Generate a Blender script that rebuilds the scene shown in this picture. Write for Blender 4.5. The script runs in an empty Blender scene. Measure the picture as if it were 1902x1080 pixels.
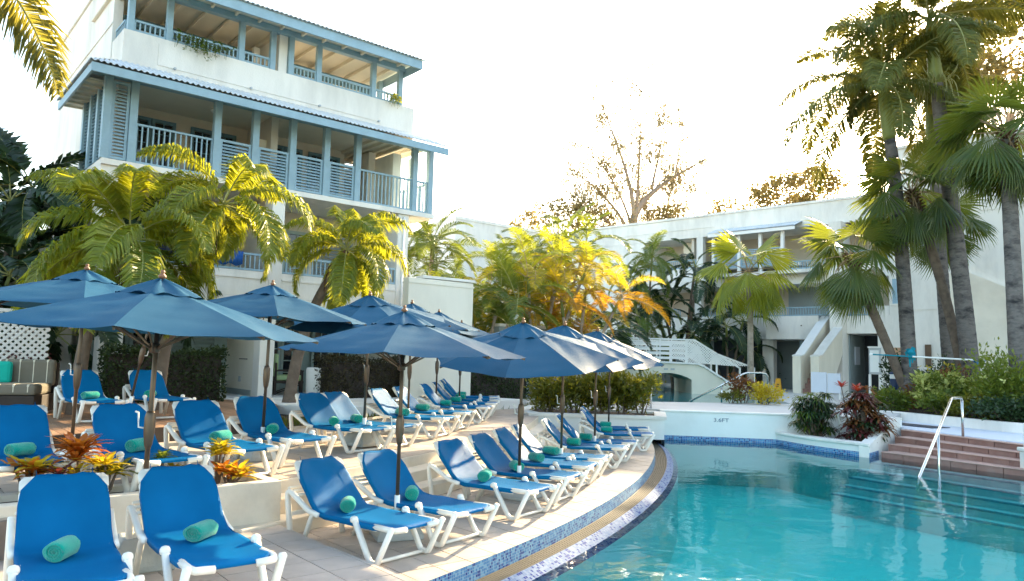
import bpy, math, random
from math import sin, cos, pi, atan2, hypot, sqrt
from mathutils import Vector as V, Matrix
R = math.radians
rnd = random.Random(7)
S = bpy.context.scene
C = S.collection

# ------------------------------------------------------------------ camera
EYE = 1.95
cam_data = bpy.data.cameras.new('camera')
cam = bpy.data.objects.new('camera', cam_data); C.objects.link(cam)
cam_data.sensor_width = 36.0
cam_data.lens = 26.277
cam_data.clip_start = 0.1; cam_data.clip_end = 6000
PIT, ROL = 0.08939, 0.024335
_P = Matrix(((1, 0, 0), (0, cos(PIT), sin(PIT)), (0, -sin(PIT), cos(PIT))))
_Q = Matrix(((cos(ROL), -sin(ROL), 0), (sin(ROL), cos(ROL), 0), (0, 0, 1)))
_A = _Q @ _P @ Matrix(((1, 0, 0), (0, 0, -1), (0, 1, 0)))
_m = Matrix((_A[0], -V(_A[1]), -V(_A[2]))).transposed().to_4x4()
_m.translation = V((0, 0, EYE))
cam.matrix_world = _m
S.camera = cam

# ------------------------------------------------------------------ sky, sun, exposure
SUN_EL, SUN_AZ = R(20.4), R(29.3)        # azimuth measured clockwise from +Y
w = bpy.data.worlds.new('World'); S.world = w; w.use_nodes = True
nt = w.node_tree; nt.nodes.clear()
sky = nt.nodes.new('ShaderNodeTexSky'); sky.sky_type = 'NISHITA'; sky.sun_disc = False
sky.sun_elevation = SUN_EL; sky.sun_rotation = SUN_AZ
sky.altitude = 0; sky.air_density = 1.0; sky.dust_density = 2.5; sky.ozone_density = 0.6
bg = nt.nodes.new('ShaderNodeBackground'); bg.inputs[1].default_value = 0.15
out = nt.nodes.new('ShaderNodeOutputWorld')
nt.links.new(sky.outputs[0], bg.inputs[0]); nt.links.new(bg.outputs[0], out.inputs[0])
sd = bpy.data.lights.new('sun', 'SUN'); sd.energy = 3.5; sd.angle = R(0.55); sd.color = (1.0, 0.80, 0.55)
sun = bpy.data.objects.new('sun', sd); C.objects.link(sun)
sun.rotation_euler = V((sin(SUN_AZ)*cos(SUN_EL), cos(SUN_AZ)*cos(SUN_EL), sin(SUN_EL))).to_track_quat('Z', 'Y').to_euler()
vs = S.view_settings
vs.view_transform = 'Standard'; vs.look = 'None'; vs.gamma = 1; vs.exposure = 2.5; vs.use_curve_mapping = False
if hasattr(vs, 'use_white_balance'): vs.use_white_balance = True; vs.white_balance_temperature = 7050; vs.white_balance_tint = 5
S.render.engine = 'CYCLES'
cy = S.cycles
cy.use_denoising = True
cy.max_bounces = 7; cy.diffuse_bounces = 4; cy.glossy_bounces = 3; cy.transmission_bounces = 4; cy.transparent_max_bounces = 8
cy.caustics_reflective = False; cy.caustics_refractive = False
cy.sample_clamp_indirect = 6.0
cy.use_adaptive_sampling = True; cy.adaptive_threshold = 0.02

# ------------------------------------------------------------------ materials
MATS = {}
def lin(c): return (*c, 1.0) if len(c) == 3 else c
def mat(name, col, rough=.7, var=.08, vs=3.0, bump=0.0, bs=40.0, metal=0.0, spec=.4, rnd_=0.0, transl=0.0, col2=None,
        island=False, sheen=0.0, stain=None, stain_s=1.2, tcol=None, stretch=None, coat=0.0):
    m = bpy.data.materials.new(name); m.use_nodes = True
    n = m.node_tree; n.nodes.clear(); L = n.links.new; N = n.nodes.new
    o = N('ShaderNodeOutputMaterial'); p = N('ShaderNodeBsdfPrincipled')
    tc = N('ShaderNodeTexCoord'); src = tc.outputs['Object']
    if stretch:
        mp = N('ShaderNodeMapping'); mp.inputs['Scale'].default_value = stretch; L(src, mp.inputs[0]); src = mp.outputs[0]
    nz = N('ShaderNodeTexNoise'); nz.inputs['Scale'].default_value = vs; nz.inputs['Detail'].default_value = 5; L(src, nz.inputs[0])
    mr = N('ShaderNodeMapRange'); mr.inputs[1].default_value = .25; mr.inputs[2].default_value = .75
    mr.inputs[3].default_value = 1-var; mr.inputs[4].default_value = 1+var; L(nz.outputs[0], mr.inputs[0])
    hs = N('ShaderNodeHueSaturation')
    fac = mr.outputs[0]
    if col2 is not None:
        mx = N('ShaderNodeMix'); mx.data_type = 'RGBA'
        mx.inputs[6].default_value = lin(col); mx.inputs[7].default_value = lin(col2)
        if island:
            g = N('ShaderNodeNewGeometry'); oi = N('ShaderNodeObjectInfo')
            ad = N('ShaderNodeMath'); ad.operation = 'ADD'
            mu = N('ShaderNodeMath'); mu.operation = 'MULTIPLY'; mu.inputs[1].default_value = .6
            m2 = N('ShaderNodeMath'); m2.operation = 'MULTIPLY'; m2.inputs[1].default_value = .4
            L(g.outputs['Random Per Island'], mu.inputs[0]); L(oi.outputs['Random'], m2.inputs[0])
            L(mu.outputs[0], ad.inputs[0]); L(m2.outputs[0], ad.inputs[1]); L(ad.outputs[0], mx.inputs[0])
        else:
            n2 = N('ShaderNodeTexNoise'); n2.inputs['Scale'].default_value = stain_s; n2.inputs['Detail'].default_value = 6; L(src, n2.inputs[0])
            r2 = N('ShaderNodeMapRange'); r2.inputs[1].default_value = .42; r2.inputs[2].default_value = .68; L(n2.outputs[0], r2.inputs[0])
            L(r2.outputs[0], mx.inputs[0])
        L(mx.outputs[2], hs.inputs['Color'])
    else:
        hs.inputs['Color'].default_value = lin(col)
    if rnd_:
        oi = N('ShaderNodeObjectInfo'); rr = N('ShaderNodeMapRange')
        rr.inputs[3].default_value = 1-rnd_; rr.inputs[4].default_value = 1+rnd_; L(oi.outputs['Random'], rr.inputs[0])
        mm = N('ShaderNodeMath'); mm.operation = 'MULTIPLY'; L(fac, mm.inputs[0]); L(rr.outputs[0], mm.inputs[1]); fac = mm.outputs[0]
    L(fac, hs.inputs['Value'])
    colo = hs.outputs[0]
    if stain:
        n3 = N('ShaderNodeTexNoise'); n3.inputs['Scale'].default_value = stain_s; n3.inputs['Detail'].default_value = 8; n3.inputs['Roughness'].default_value = .65; L(src, n3.inputs[0])
        r3 = N('ShaderNodeMapRange'); r3.inputs[1].default_value = .46; r3.inputs[2].default_value = .70; r3.inputs[4].default_value = stain[3]; L(n3.outputs[0], r3.inputs[0])
        ms = N('ShaderNodeMix'); ms.data_type = 'RGBA'; ms.inputs[7].default_value = (*stain[:3], 1); L(r3.outputs[0], ms.inputs[0]); L(colo, ms.inputs[6]); colo = ms.outputs[2]
    L(colo, p.inputs['Base Color'])
    p.inputs['Roughness'].default_value = rough; p.inputs['Metallic'].default_value = metal
    p.inputs['Specular IOR Level'].default_value = spec
    if sheen: p.inputs['Sheen Weight'].default_value = sheen; p.inputs['Sheen Roughness'].default_value = .35
    if coat: p.inputs['Coat Weight'].default_value = coat; p.inputs['Coat Roughness'].default_value = .15
    if bump:
        nb = N('ShaderNodeTexNoise'); nb.inputs['Scale'].default_value = bs; nb.inputs['Detail'].default_value = 4; L(src, nb.inputs[0])
        b = N('ShaderNodeBump'); b.inputs['Strength'].default_value = bump; b.inputs['Distance'].default_value = .02; L(nb.outputs[0], b.inputs['Height']); L(b.outputs[0], p.inputs['Normal'])
    sh = p.outputs[0]
    if transl:
        t = N('ShaderNodeBsdfTranslucent'); mxs = N('ShaderNodeMixShader'); mxs.inputs[0].default_value = transl
        if tcol: 
            mt = N('ShaderNodeMix'); mt.data_type = 'RGBA'; mt.inputs[0].default_value = .7; mt.inputs[7].default_value = lin(tcol); L(colo, mt.inputs[6]); L(mt.outputs[2], t.inputs[0])
        else: L(colo, t.inputs[0])
        L(sh, mxs.inputs[1]); L(t.outputs[0], mxs.inputs[2]); sh = mxs.outputs[0]
    L(sh, o.inputs[0])
    MATS[name] = m
    return m

mat('stucco', (.83, .795, .73), .9, .05, 1.2, .25, 60, stain=(.42, .40, .36, .42), stain_s=.9, stretch=(1, 1, .3))
mat('cream', (.82, .76, .64), .9, .05, 1.0, .25, 60, stain=(.48, .43, .35, .25), stain_s=.9, stretch=(1, 1, .3))
mat('pool_wall_paint', (.80, .81, .78), .75, .04, 1.5, .15, 50, stain=(.55, .55, .5, .25), stain_s=1.5)
mat('blue_paint', (.29, .43, .51), .55, .07, 4, .08, 60, stain=(.15, .25, .30, .25), stain_s=3)
mat('dark_blue_paint', (.10, .20, .25), .6, .08, 4)
mat('grey_blue_wall', (.28, .33, .34), .85, .08, 1.5)
mat('sage_paint', (.30, .38, .36), .6, .06, 3)
mat('roof_metal', (.62, .66, .68), .45, .12, 2.5, metal=.15, stain=(.35, .36, .36, .35), stain_s=3)
mat('soffit', (.72, .66, .55), .8, .05, 2)
mat('room_wall', (.62, .56, .47), .9, .05, 1)
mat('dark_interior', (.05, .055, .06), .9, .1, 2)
mat('window_glass', (.015, .02, .024), .08, .05, 1, spec=.7)
mat('white_paint', (.82, .81, .78), .55, .03, 3)
mat('plastic', (.86, .82, .74), .42, .04, 3, spec=.45, stain=(.55, .48, .38, .25), stain_s=5)
mat('sling', (.0, .140, .345), .5, .14, 2.2, .22, 420, spec=.035, transl=.10, tcol=(.0, .22, .55), rnd_=.07)
mat('canvas', (.024, .088, .152), .55, .10, 2.0, .12, 260, spec=.03, transl=.05, tcol=(.01, .08, .18), rnd_=.10)
mat('bronze', (.12, .085, .06), .38, .1, 6, metal=.6)
mat('wood_finial', (.25, .11, .05), .5, .1, 6)
mat('steel', (.62, .62, .60), .22, .05, 8, metal=1.0)
mat('concrete', (.46, .48, .47), .9, .08, 5, .3, 50, stain=(.25, .25, .24, .3), stain_s=4)
mat('pvc', (.80, .82, .80), .5, .03, 4)
mat('towel', (.0, .40, .30), .95, .10, 9, .9, 160, spec=.1, rnd_=.08, sheen=.5)
mat('deck_tile', (.50, .415, .345), .6, .10, 5, .12, 60, rnd_=.07, stain=(.40, .31, .25, .35), stain_s=2.2)
mat('platform_tile', (.50, .43, .38), .55, .10, 5, .12, 60, rnd_=.06, stain=(.26, .21, .18, .35), stain_s=2.2)
mat('grout', (.20, .165, .14), .95, .1, 8)
mat('cream_concrete', (.78, .70, .58), .85, .06, 2, .25, 50, stain=(.40, .33, .25, .35), stain_s=1.5)
mat('deck_plank', (.33, .185, .105), .62, .22, 3, .2, 40, rnd_=.25, stretch=(1, 12, 1))
mat('dark_wood', (.035, .025, .02), .7, .2, 5)
mat('terracotta', (.29, .155, .125), .7, .15, 4, .25, 50, rnd_=.10, stain=(.42, .30, .26, .35), stain_s=3)
mat('step_nosing', (.46, .30, .25), .7, .1, 4)
mat('slate_mat', (.05, .055, .07), .8, .1, 5)
mat('soil', (.035, .022, .015), .95, .35, 14, .8, 30)
mat('ground', (.30, .26, .20), .95, .2, 1.5, .3, 20)
mat('paving', (.58, .57, .55), .8, .07, 2.0, .1, 40, stain=(.35, .34, .32, .3), stain_s=1.0)
mat('grass_blade', (.06, .10, .015), .8, .2, 4, transl=.3, col2=(.20, .20, .02), island=True)
mat('grating', (.11, .095, .07), .6, .1, 6, spec=.1)
mat('cushion', (.19, .17, .13), .95, .06, 8, .3, 200)
mat('cushion_stripe', (.74, .68, .54), .95, .05, 8)
mat('teal_cushion', (.0, .40, .31), .9, .06, 8)
mat('green_cushion', (.33, .45, .24), .9, .06, 8)
mat('pool_floor', (.78, .96, .94), .8, .03, 1.2)
mat('underwater_step', (.70, .92, .92), .8, .05, 3)
mat('marking_paint', (.12, .17, .24), .6, .1, 20)
mat('step_edge_tile', (.22, .45, .55), .4, .2, 20)
mat('blue_tile_dark', (.015, .07, .22), .3, .3, 30)
mat('yellow_plastic', (.75, .36, .02), .5, .05, 5)
mat('sign_blue', (.02, .17, .42), .5, .05, 5)
mat('sign_tan', (.5, .30, .18), .6, .1, 5)
mat('bollard_blue', (.02, .045, .11), .45, .05, 5)
mat('turquoise_cloth', (.0, .22, .30), .85, .1, 6)
mat('grey_plastic', (.45, .48, .50), .5, .05, 5)
mat('navy_towel', (.012, .02, .06), .95, .1, 10, .5, 120)
mat('blue_towel', (.012, .09, .33), .95, .1, 10, .5, 120)
mat('mottled_board', (.66, .70, .78), .6, .03, 3)
# foliage: darker tone, brighter tone, light let through
mat('leaf_gold', (.05, .125, .02), .42, .15, 3, transl=.5, col2=(.29, .32, .035), island=True, tcol=(.60, .56, .03), spec=.5)  # green and yellow tones put shaded and sunlit fronds into the colour
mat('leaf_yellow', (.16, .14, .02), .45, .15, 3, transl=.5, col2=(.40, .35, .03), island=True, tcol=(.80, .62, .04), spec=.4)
mat('leaf_amber', (.24, .15, .02), .45, .15, 3, transl=.5, col2=(.46, .27, .025), island=True, tcol=(.90, .45, .03), spec=.4)
mat('leaf_green', (.04, .09, .02), .45, .15, 3, transl=.45, col2=(.14, .19, .03), island=True, tcol=(.38, .42, .04), spec=.4)
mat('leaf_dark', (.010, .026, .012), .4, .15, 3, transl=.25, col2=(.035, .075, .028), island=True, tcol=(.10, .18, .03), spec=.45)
mat('leaf_fan', (.022, .062, .020), .42, .15, 3, transl=.4, col2=(.075, .115, .025), island=True, tcol=(.35, .38, .03), spec=.45)
mat('leaf_royal', (.035, .075, .022), .5, .15, 3, transl=.4, col2=(.12, .145, .03), island=True, tcol=(.42, .34, .04), spec=.35)
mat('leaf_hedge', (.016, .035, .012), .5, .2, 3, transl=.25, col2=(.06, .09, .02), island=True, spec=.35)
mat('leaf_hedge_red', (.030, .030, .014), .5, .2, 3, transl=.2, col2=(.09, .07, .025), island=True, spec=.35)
mat('leaf_croton', (.035, .07, .015), .4, .2, 3, transl=.35, col2=(.20, .19, .02), island=True, tcol=(.4, .36, .03), spec=.5)
mat('leaf_orange', (.42, .09, .012), .4, .2, 3, transl=.4, col2=(.55, .20, .02), island=True, tcol=(.8, .3, .03), spec=.5)
mat('leaf_lemon', (.40, .30, .02), .4, .2, 3, transl=.4, col2=(.62, .50, .04), island=True, tcol=(.85, .65, .04), spec=.5)
mat('leaf_maroon', (.035, .012, .014), .4, .2, 3, transl=.25, col2=(.16, .035, .03), island=True, tcol=(.3, .06, .04), spec=.5)
mat('leaf_rust', (.06, .030, .014), .45, .2, 3, transl=.3, col2=(.22, .085, .025), island=True, tcol=(.4, .15, .03), spec=.45)
mat('leaf_pink', (.30, .02, .04), .4, .1, 3, transl=.4, col2=(.55, .10, .03), island=True, tcol=(.7, .1, .05))
mat('leaf_pale', (.42, .46, .12), .5, .1, 3, transl=.3, col2=(.62, .62, .22), island=True)
mat('leaf_far', (.05, .055, .02), .7, .2, 3, transl=.3, col2=(.20, .16, .05), island=True, tcol=(.5, .35, .10))
mat('leaf_casuarina', (.17, .145, .085), .8, .2, 3, transl=.15, col2=(.30, .26, .15), island=True, tcol=(.4, .3, .12))  # leaf tones paled to imitate glare washing over the distant tree
mat('bark', (.16, .12, .09), .9, .25, 6, .6, 25, stain=(.05, .04, .035, .5), stain_s=4)
mat('bark_light', (.36, .30, .24), .9, .2, 6, .5, 25, stain=(.12, .09, .07, .6), stain_s=5)
mat('bark_royal', (.15, .135, .125), .9, .2, 8, .6, 18, stain=(.012, .012, .014, .95), stain_s=2.2, stretch=(1, 1, 2.2))
mat('bark_far', (.28, .22, .17), .9, .2, 4)
mat('crownshaft', (.19, .22, .055), .45, .12, 3, .1, 20, stretch=(6, 6, .6))
mat('crownshaft_pale', (.42, .40, .22), .5, .15, 3, .1, 20, stretch=(6, 6, .6))
mat('petiole', (.30, .30, .10), .5, .12, 4)
mat('petiole_tan', (.36, .25, .15), .6, .15, 4)
mat('fibre', (.12, .065, .035), .95, .3, 10, .8, 40)

def mosaic_mat(name, c1, c2, c3, scale, gr=(.45, .50, .53), rough=.35, spec=.2):
    m = bpy.data.materials.new(name); m.use_nodes = True; n = m.node_tree; n.nodes.clear(); L = n.links.new; N = n.nodes.new
    o = N('ShaderNodeOutputMaterial'); p = N('ShaderNodeBsdfPrincipled'); uv = N('ShaderNodeUVMap')
    mp = N('ShaderNodeVectorMath'); mp.operation = 'SCALE'; mp.inputs['Scale'].default_value = scale; L(uv.outputs[0], mp.inputs[0])
    fl = N('ShaderNodeVectorMath'); fl.operation = 'FLOOR'; L(mp.outputs[0], fl.inputs[0])
    wn = N('ShaderNodeTexWhiteNoise'); wn.noise_dimensions = '2D'; L(fl.outputs[0], wn.inputs['Vector'])
    cr = N('ShaderNodeValToRGB'); cr.color_ramp.interpolation = 'CONSTANT'
    e = cr.color_ramp.elements; e[0].position = 0; e[0].color = (*c1, 1); e[1].position = .45; e[1].color = (*c2, 1)
    x = e.new(.8); x.color = (*c3, 1)
    L(wn.outputs['Value'], cr.inputs[0])
    fr = N('ShaderNodeVectorMath'); fr.operation = 'FRACTION'; L(mp.outputs[0], fr.inputs[0])
    sx = N('ShaderNodeSeparateXYZ'); L(fr.outputs[0], sx.inputs[0])
    mn = N('ShaderNodeMath'); mn.operation = 'MINIMUM'; L(sx.outputs[0], mn.inputs[0]); L(sx.outputs[1], mn.inputs[1])
    gt = N('ShaderNodeMath'); gt.operation = 'GREATER_THAN'; gt.inputs[1].default_value = .14; L(mn.outputs[0], gt.inputs[0])
    mx = N('ShaderNodeMix'); mx.data_type = 'RGBA'; mx.inputs[6].default_value = (*gr, 1); L(gt.outputs[0], mx.inputs[0]); L(cr.outputs[0], mx.inputs[7])
    L(mx.outputs[2], p.inputs['Base Color']); p.inputs['Roughness'].default_value = rough; p.inputs['Specular IOR Level'].default_value = spec
    b = N('ShaderNodeBump'); b.inputs['Strength'].default_value = .5; b.inputs['Distance'].default_value = .004; L(gt.outputs[0], b.inputs['Height']); L(b.outputs[0], p.inputs['Normal'])
    L(p.outputs[0], o.inputs[0]); MATS[name] = m
mosaic_mat('mosaic', (.07, .20, .38), (.20, .36, .48), (.01, .035, .20), 36, (.36, .42, .45))
mosaic_mat('mosaic_pale', (.13, .19, .31), (.19, .25, .36), (.015, .04, .20), 30, (.20, .24, .30), .7, .04)
mosaic_mat('mosaic_line', (.03, .16, .42), (.06, .27, .50), (.01, .06, .22), 22)

def water_mat():
    m = bpy.data.materials.new('pool_water'); m.use_nodes = True; n = m.node_tree; n.nodes.clear(); L = n.links.new; N = n.nodes.new
    o = N('ShaderNodeOutputMaterial'); tr = N('ShaderNodeBsdfTransparent'); gl = N('ShaderNodeBsdfGlossy'); fr = N('ShaderNodeFresnel'); mx = N('ShaderNodeMixShader')
    gl.inputs['Roughness'].default_value = .015; fr.inputs[0].default_value = 1.34
    tc = N('ShaderNodeTexCoord')
    n1 = N('ShaderNodeTexNoise'); n1.inputs['Scale'].default_value = 1.1; n1.inputs['Detail'].default_value = 2; n1.inputs['Distortion'].default_value = .6
    n2 = N('ShaderNodeTexNoise'); n2.inputs['Scale'].default_value = 6.0; n2.inputs['Detail'].default_value = 2
    mu = N('ShaderNodeMath'); mu.operation = 'MULTIPLY_ADD'; mu.inputs[1].default_value = .12
    L(tc.outputs['Object'], n1.inputs[0]); L(tc.outputs['Object'], n2.inputs[0]); L(n2.outputs[0], mu.inputs[0]); L(n1.outputs[0], mu.inputs[2])
    b = N('ShaderNodeBump'); b.inputs['Strength'].default_value = .14; b.inputs['Distance'].default_value = .09; L(mu.outputs[0], b.inputs['Height'])
    L(b.outputs[0], gl.inputs['Normal']); L(b.outputs[0], fr.inputs['Normal'])
    L(fr.outputs[0], mx.inputs[0]); L(tr.outputs[0], mx.inputs[1]); L(gl.outputs[0], mx.inputs[2]); L(mx.outputs[0], o.inputs[0])
    va = N('ShaderNodeVolumeAbsorption'); va.inputs['Color'].default_value = (.0, .955, .94, 1); va.inputs['Density'].default_value = .46; L(va.outputs[0], o.inputs['Volume'])
    MATS['pool_water'] = m
water_mat()
def pond_mat():
    m = mat('upper_water', (.02, .22, .25), .06, .1, 1.0, .08, 3, spec=.5)
pond_mat()

# ------------------------------------------------------------------ mesh helpers
class MB:
    def __init__(s): s.v = []; s.f = []; s.uv = {}
    def add(s, vs, fs):
        b = len(s.v); s.v += [tuple(x) for x in vs]; s.f += [tuple(i+b for i in f) for f in fs]; return s
    def box(s, x0, y0, z0, x1, y1, z1):
        return s.add([(x0,y0,z0),(x1,y0,z0),(x1,y1,z0),(x0,y1,z0),(x0,y0,z1),(x1,y0,z1),(x1,y1,z1),(x0,y1,z1)],
                     [(3,2,1,0),(4,5,6,7),(0,1,5,4),(1,2,6,5),(2,3,7,6),(3,0,4,7)])
    def beam(s, p, q, wd, h, up=(0,0,1)):
        p, q = V(p), V(q); d = (q-p).normalized(); up = V(up)
        if abs(d.dot(up)) > .98: up = V((1,0,0))
        a = d.cross(up).normalized()*wd/2; b = a.cross(d).normalized()*h/2
        return s.add([p-a-b,p+a-b,p+a+b,p-a+b,q-a-b,q+a-b,q+a+b,q-a+b],[(0,1,2,3),(7,6,5,4),(4,5,1,0),(5,6,2,1),(6,7,3,2),(7,4,0,3)])
    def prism(s, poly, z0, z1):
        n = len(poly); vs = [(x,y,z0) for x,y in poly]+[(x,y,z1) for x,y in poly]
        return s.add(vs, [tuple(range(n-1,-1,-1)), tuple(range(n,2*n))]+[(i,(i+1)%n,n+(i+1)%n,n+i) for i in range(n)])
    def sweep(s, pts, prof, up=(0,0,1), scale=None, cap=True):
        """profile (list of (a,b)) carried along pts; a = sideways, b = up"""
        pts = [V(p) for p in pts]; k = len(prof); rings = []; up = V(up); last = None
        for i, p in enumerate(pts):
            if i == 0: d = pts[1]-p
            elif i == len(pts)-1: d = p-pts[i-1]
            else: d = (pts[i+1]-p).normalized()+(p-pts[i-1]).normalized()
            d = d.normalized() if d.length > 1e-9 else last
            last = d
            u = up if abs(d.dot(up)) < .97 else V((0,1,0)) if abs(up.z) > .5 else V((0,0,1))
            a = d.cross(u).normalized(); b = a.cross(d).normalized()
            q = scale[i] if scale else 1.0
            rings.append([p+a*x*q+b*y*q for x, y in prof])
        vs = [v for r in rings for v in r]; fs = []
        for i in range(len(rings)-1):
            for j in range(k): fs.append((i*k+j, i*k+(j+1)%k, (i+1)*k+(j+1)%k, (i+1)*k+j))
        if cap: fs.append(tuple(range(k-1,-1,-1))); fs.append(tuple(range((len(rings)-1)*k, len(rings)*k)))
        return s.add(vs, fs)
    def tube(s, pts, r, n=8, cap=True):
        rs = r if isinstance(r, (list, tuple)) else [r]*len(pts)
        return s.sweep(pts, [(cos(2*pi*i/n), sin(2*pi*i/n)) for i in range(n)], scale=rs, cap=cap)
    def lathe(s, prof, n=16, c=(0,0,0)):
        vs = []; fs = []; k = len(prof)
        for r, z in prof:
            for i in range(n): vs.append((c[0]+r*cos(2*pi*i/n), c[1]+r*sin(2*pi*i/n), c[2]+z))
        for j in range(k-1):
            for i in range(n): fs.append((j*n+i, j*n+(i+1)%n, (j+1)*n+(i+1)%n, (j+1)*n+i))
        fs.append(tuple(range(n-1,-1,-1))); fs.append(tuple(range((k-1)*n, k*n)))
        return s.add(vs, fs)
    def build(s, name, m, parent=None, smooth=False, bevel=0.0, loc=None, rz=None, uv=None):
        me = bpy.data.meshes.new(name); me.from_pydata(s.v, [], s.f); me.update()
        for q in (m if isinstance(m, (list, tuple)) else [m]): me.materials.append(MATS[q])
        if smooth: me.polygons.foreach_set('use_smooth', [True]*len(me.polygons))
        if uv:
            lay = me.uv_layers.new(name='UVMap')
            for lp in me.loops: lay.data[lp.index].uv = uv[lp.vertex_index]
        o = bpy.data.objects.new(name, me); C.objects.link(o)
        if parent: o.parent = parent
        if loc: o.location = loc
        if rz is not None: o.rotation_euler.z = rz
        if bevel:
            b = o.modifiers.new('bevel', 'BEVEL'); b.width = bevel; b.segments = 2; b.limit_method = 'ANGLE'; b.angle_limit = R(40)
        return o

def tag(o, label=None, cat=None, group=None, kind=None):
    if label: o['label'] = label
    if cat: o['category'] = cat
    if group: o['group'] = group
    if kind: o['kind'] = kind
    return o
def thing(name, label, cat, loc=(0,0,0), rz=0.0, group=None):
    o = bpy.data.objects.new(name, None); C.objects.link(o); o.location = loc; o.rotation_euler.z = rz; o.empty_display_size = .2
    return tag(o, label, cat, group)
def part(name, m, parent, *boxes, bevel=0.0):
    b = MB()
    for x in boxes: b.box(*x)
    return b.build(name, m, parent, bevel=bevel)
def structure(name, mb, m, **k):
    return tag(mb.build(name, m, **k), kind='structure')
def shared(name, src, parent, loc=(0,0,0), rot=None, sc=None):
    """another child that shares the mesh of src"""
    o = bpy.data.objects.new(name, src.data); C.objects.link(o); o.parent = parent; o.location = loc
    if rot is not None: o.rotation_euler = rot
    if sc is not None: o.scale = (sc, sc, sc) if isinstance(sc, (int, float)) else sc
    for md in src.modifiers:
        if md.type == 'BEVEL':
            n = o.modifiers.new('bevel', 'BEVEL'); n.width = md.width; n.segments = md.segments; n.limit_method = md.limit_method; n.angle_limit = md.angle_limit
    return o
def dup(root, loc, rz, label=None, group=None):
    def cp(o, par):
        c = o.copy(); C.objects.link(c)
        if par: c.parent = par
        for k in list(KIDS.get(o.name, [])): cp(k, c)
        return c
    r = cp(root, None); r.location = loc; r.rotation_euler.z = rz
    if label: r['label'] = label
    if group: r['group'] = group
    return r
KIDS = {}
def note_kids(o):
    KIDS[o.name] = list(o.children)
    for k in o.children: note_kids(k)
def clip(poly, a, b, c):
    """keep the part of the polygon with a*x+b*y <= c"""
    o = []
    for i in range(len(poly)):
        p, q = poly[i], poly[(i+1) % len(poly)]
        dp, dq = a*p[0]+b*p[1]-c, a*q[0]+b*q[1]-c
        if dp <= 0: o.append(p)
        if (dp < 0 < dq) or (dq < 0 < dp):
            t = dp/(dp-dq); o.append((p[0]+t*(q[0]-p[0]), p[1]+t*(q[1]-p[1])))
    return o
def clip_poly(poly, cpoly):
    for i in range(len(cpoly)):
        if len(poly) < 3: return []
        p, q = cpoly[i], cpoly[(i+1) % len(cpoly)]
        nx, ny = q[1]-p[1], -(q[0]-p[0])
        poly = clip(poly, nx, ny, nx*p[0]+ny*p[1])
    return poly if len(poly) >= 3 else []
def area(p): return abs(sum(p[i][0]*p[(i+1) % len(p)][1]-p[(i+1) % len(p)][0]*p[i][1] for i in range(len(p))))/2
def lay_tiles(parent, name, m, ang, org, tw, tl, cpoly, z, keep=None, gap=.006, th=.02, limit=300, stagger=0.0, jit=.0012):
    ca, sa = cos(ang), sin(ang)
    loc = [((x-org[0])*ca+(y-org[1])*sa, -(x-org[0])*sa+(y-org[1])*ca) for x, y in cpoly]
    i0, i1 = int(min(p[0] for p in loc)//tw)-1, int(max(p[0] for p in loc)//tw)+2
    j0, j1 = int(min(p[1] for p in loc)//tl)-1, int(max(p[1] for p in loc)//tl)+2
    L = []
    for i in range(i0, i1):
        for j in range(j0, j1):
            off = stagger*tl*(i % 2)
            x0, x1, y0, y1 = i*tw+gap/2, (i+1)*tw-gap/2, j*tl+gap/2+off, (j+1)*tl-gap/2+off
            q = [(org[0]+x*ca-y*sa, org[1]+x*sa+y*ca) for x, y in ((x0,y0),(x1,y0),(x1,y1),(x0,y1))]
            q = clip_poly(q, cpoly)
            if not q or area(q) < .004: continue
            cx, cy_ = sum(p[0] for p in q)/len(q), sum(p[1] for p in q)/len(q)
            if keep and not keep(cx, cy_): continue
            L.append((hypot(cx, cy_), q))
    L.sort(key=lambda t: t[0]); rest = MB()
    for k, (d, q) in enumerate(L):
        zz = z+rnd.uniform(-jit, jit)
        if k < limit: MB().prism(q, zz-th, zz).build(name, m, parent)
        else: rest.prism(q, zz-th, zz)
    if rest.v: rest.build(name, m, parent)['kind'] = 'stuff'
    return len(L)

# ================================================================== ground, pool, decks
CX0, CY0 = -23.91, 21.49
def pol(r, a): return (CX0+r*cos(R(a)), CY0+r*sin(R(a)))
def arc(r, a0, a1, n=48): return [pol(r, a0+(a1-a0)*i/n) for i in range(n+1)]
GRID = R(40.0)

structure('ground', MB().add([(-900,-900,-1.9),(900,-900,-1.9),(900,1500,-1.9),(-900,1500,-1.9)], [(0,1,2,3)]), 'ground')
structure('terrain', MB().prism([(-140,26.2),(140,26.2),(140,260),(-140,260)], -1.8, .45), 'ground')
structure('terrain', MB().prism([(-140,-30),(-9.5,-30),(-9.5,26.2),(-140,26.2)], -1.8, .42), 'ground')
structure('terrain', MB().prism([(13.9,-30),(140,-30),(140,26.2),(13.9,26.2)], -1.8, .40), 'ground')

# pool shell and water
structure('pool_floor', MB().add([(-8,-12,-1.38),(24,-12,-1.38),(24,27,-1.38),(-8,27,-1.38)], [(0,1,2,3)]), 'pool_floor')
def ring_face(r0, z0, r1, z1, a0, a1, n=90):
    b = MB(); uv = []
    for i in range(n+1):
        a = a0+(a1-a0)*i/n
        b.v.append((*pol(r0, a), z0)); b.v.append((*pol(r1, a), z1))
        s = R(a-a0)*27.6; uv += [(s, 0), (s, hypot(r1-r0, z1-z0))]
    b.f = [(2*i, 2*i+2, 2*i+3, 2*i+1) for i in range(n)]
    return b, uv
b, uv = ring_face(28.03, -.24, 28.03, -1.4, -62, 2); structure('pool_wall', b, 'pool_floor')
structure('pool_water', MB().box(-7.5, -11.5, -1.5, 23.5, 26.5, -.2), 'pool_water')

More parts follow.
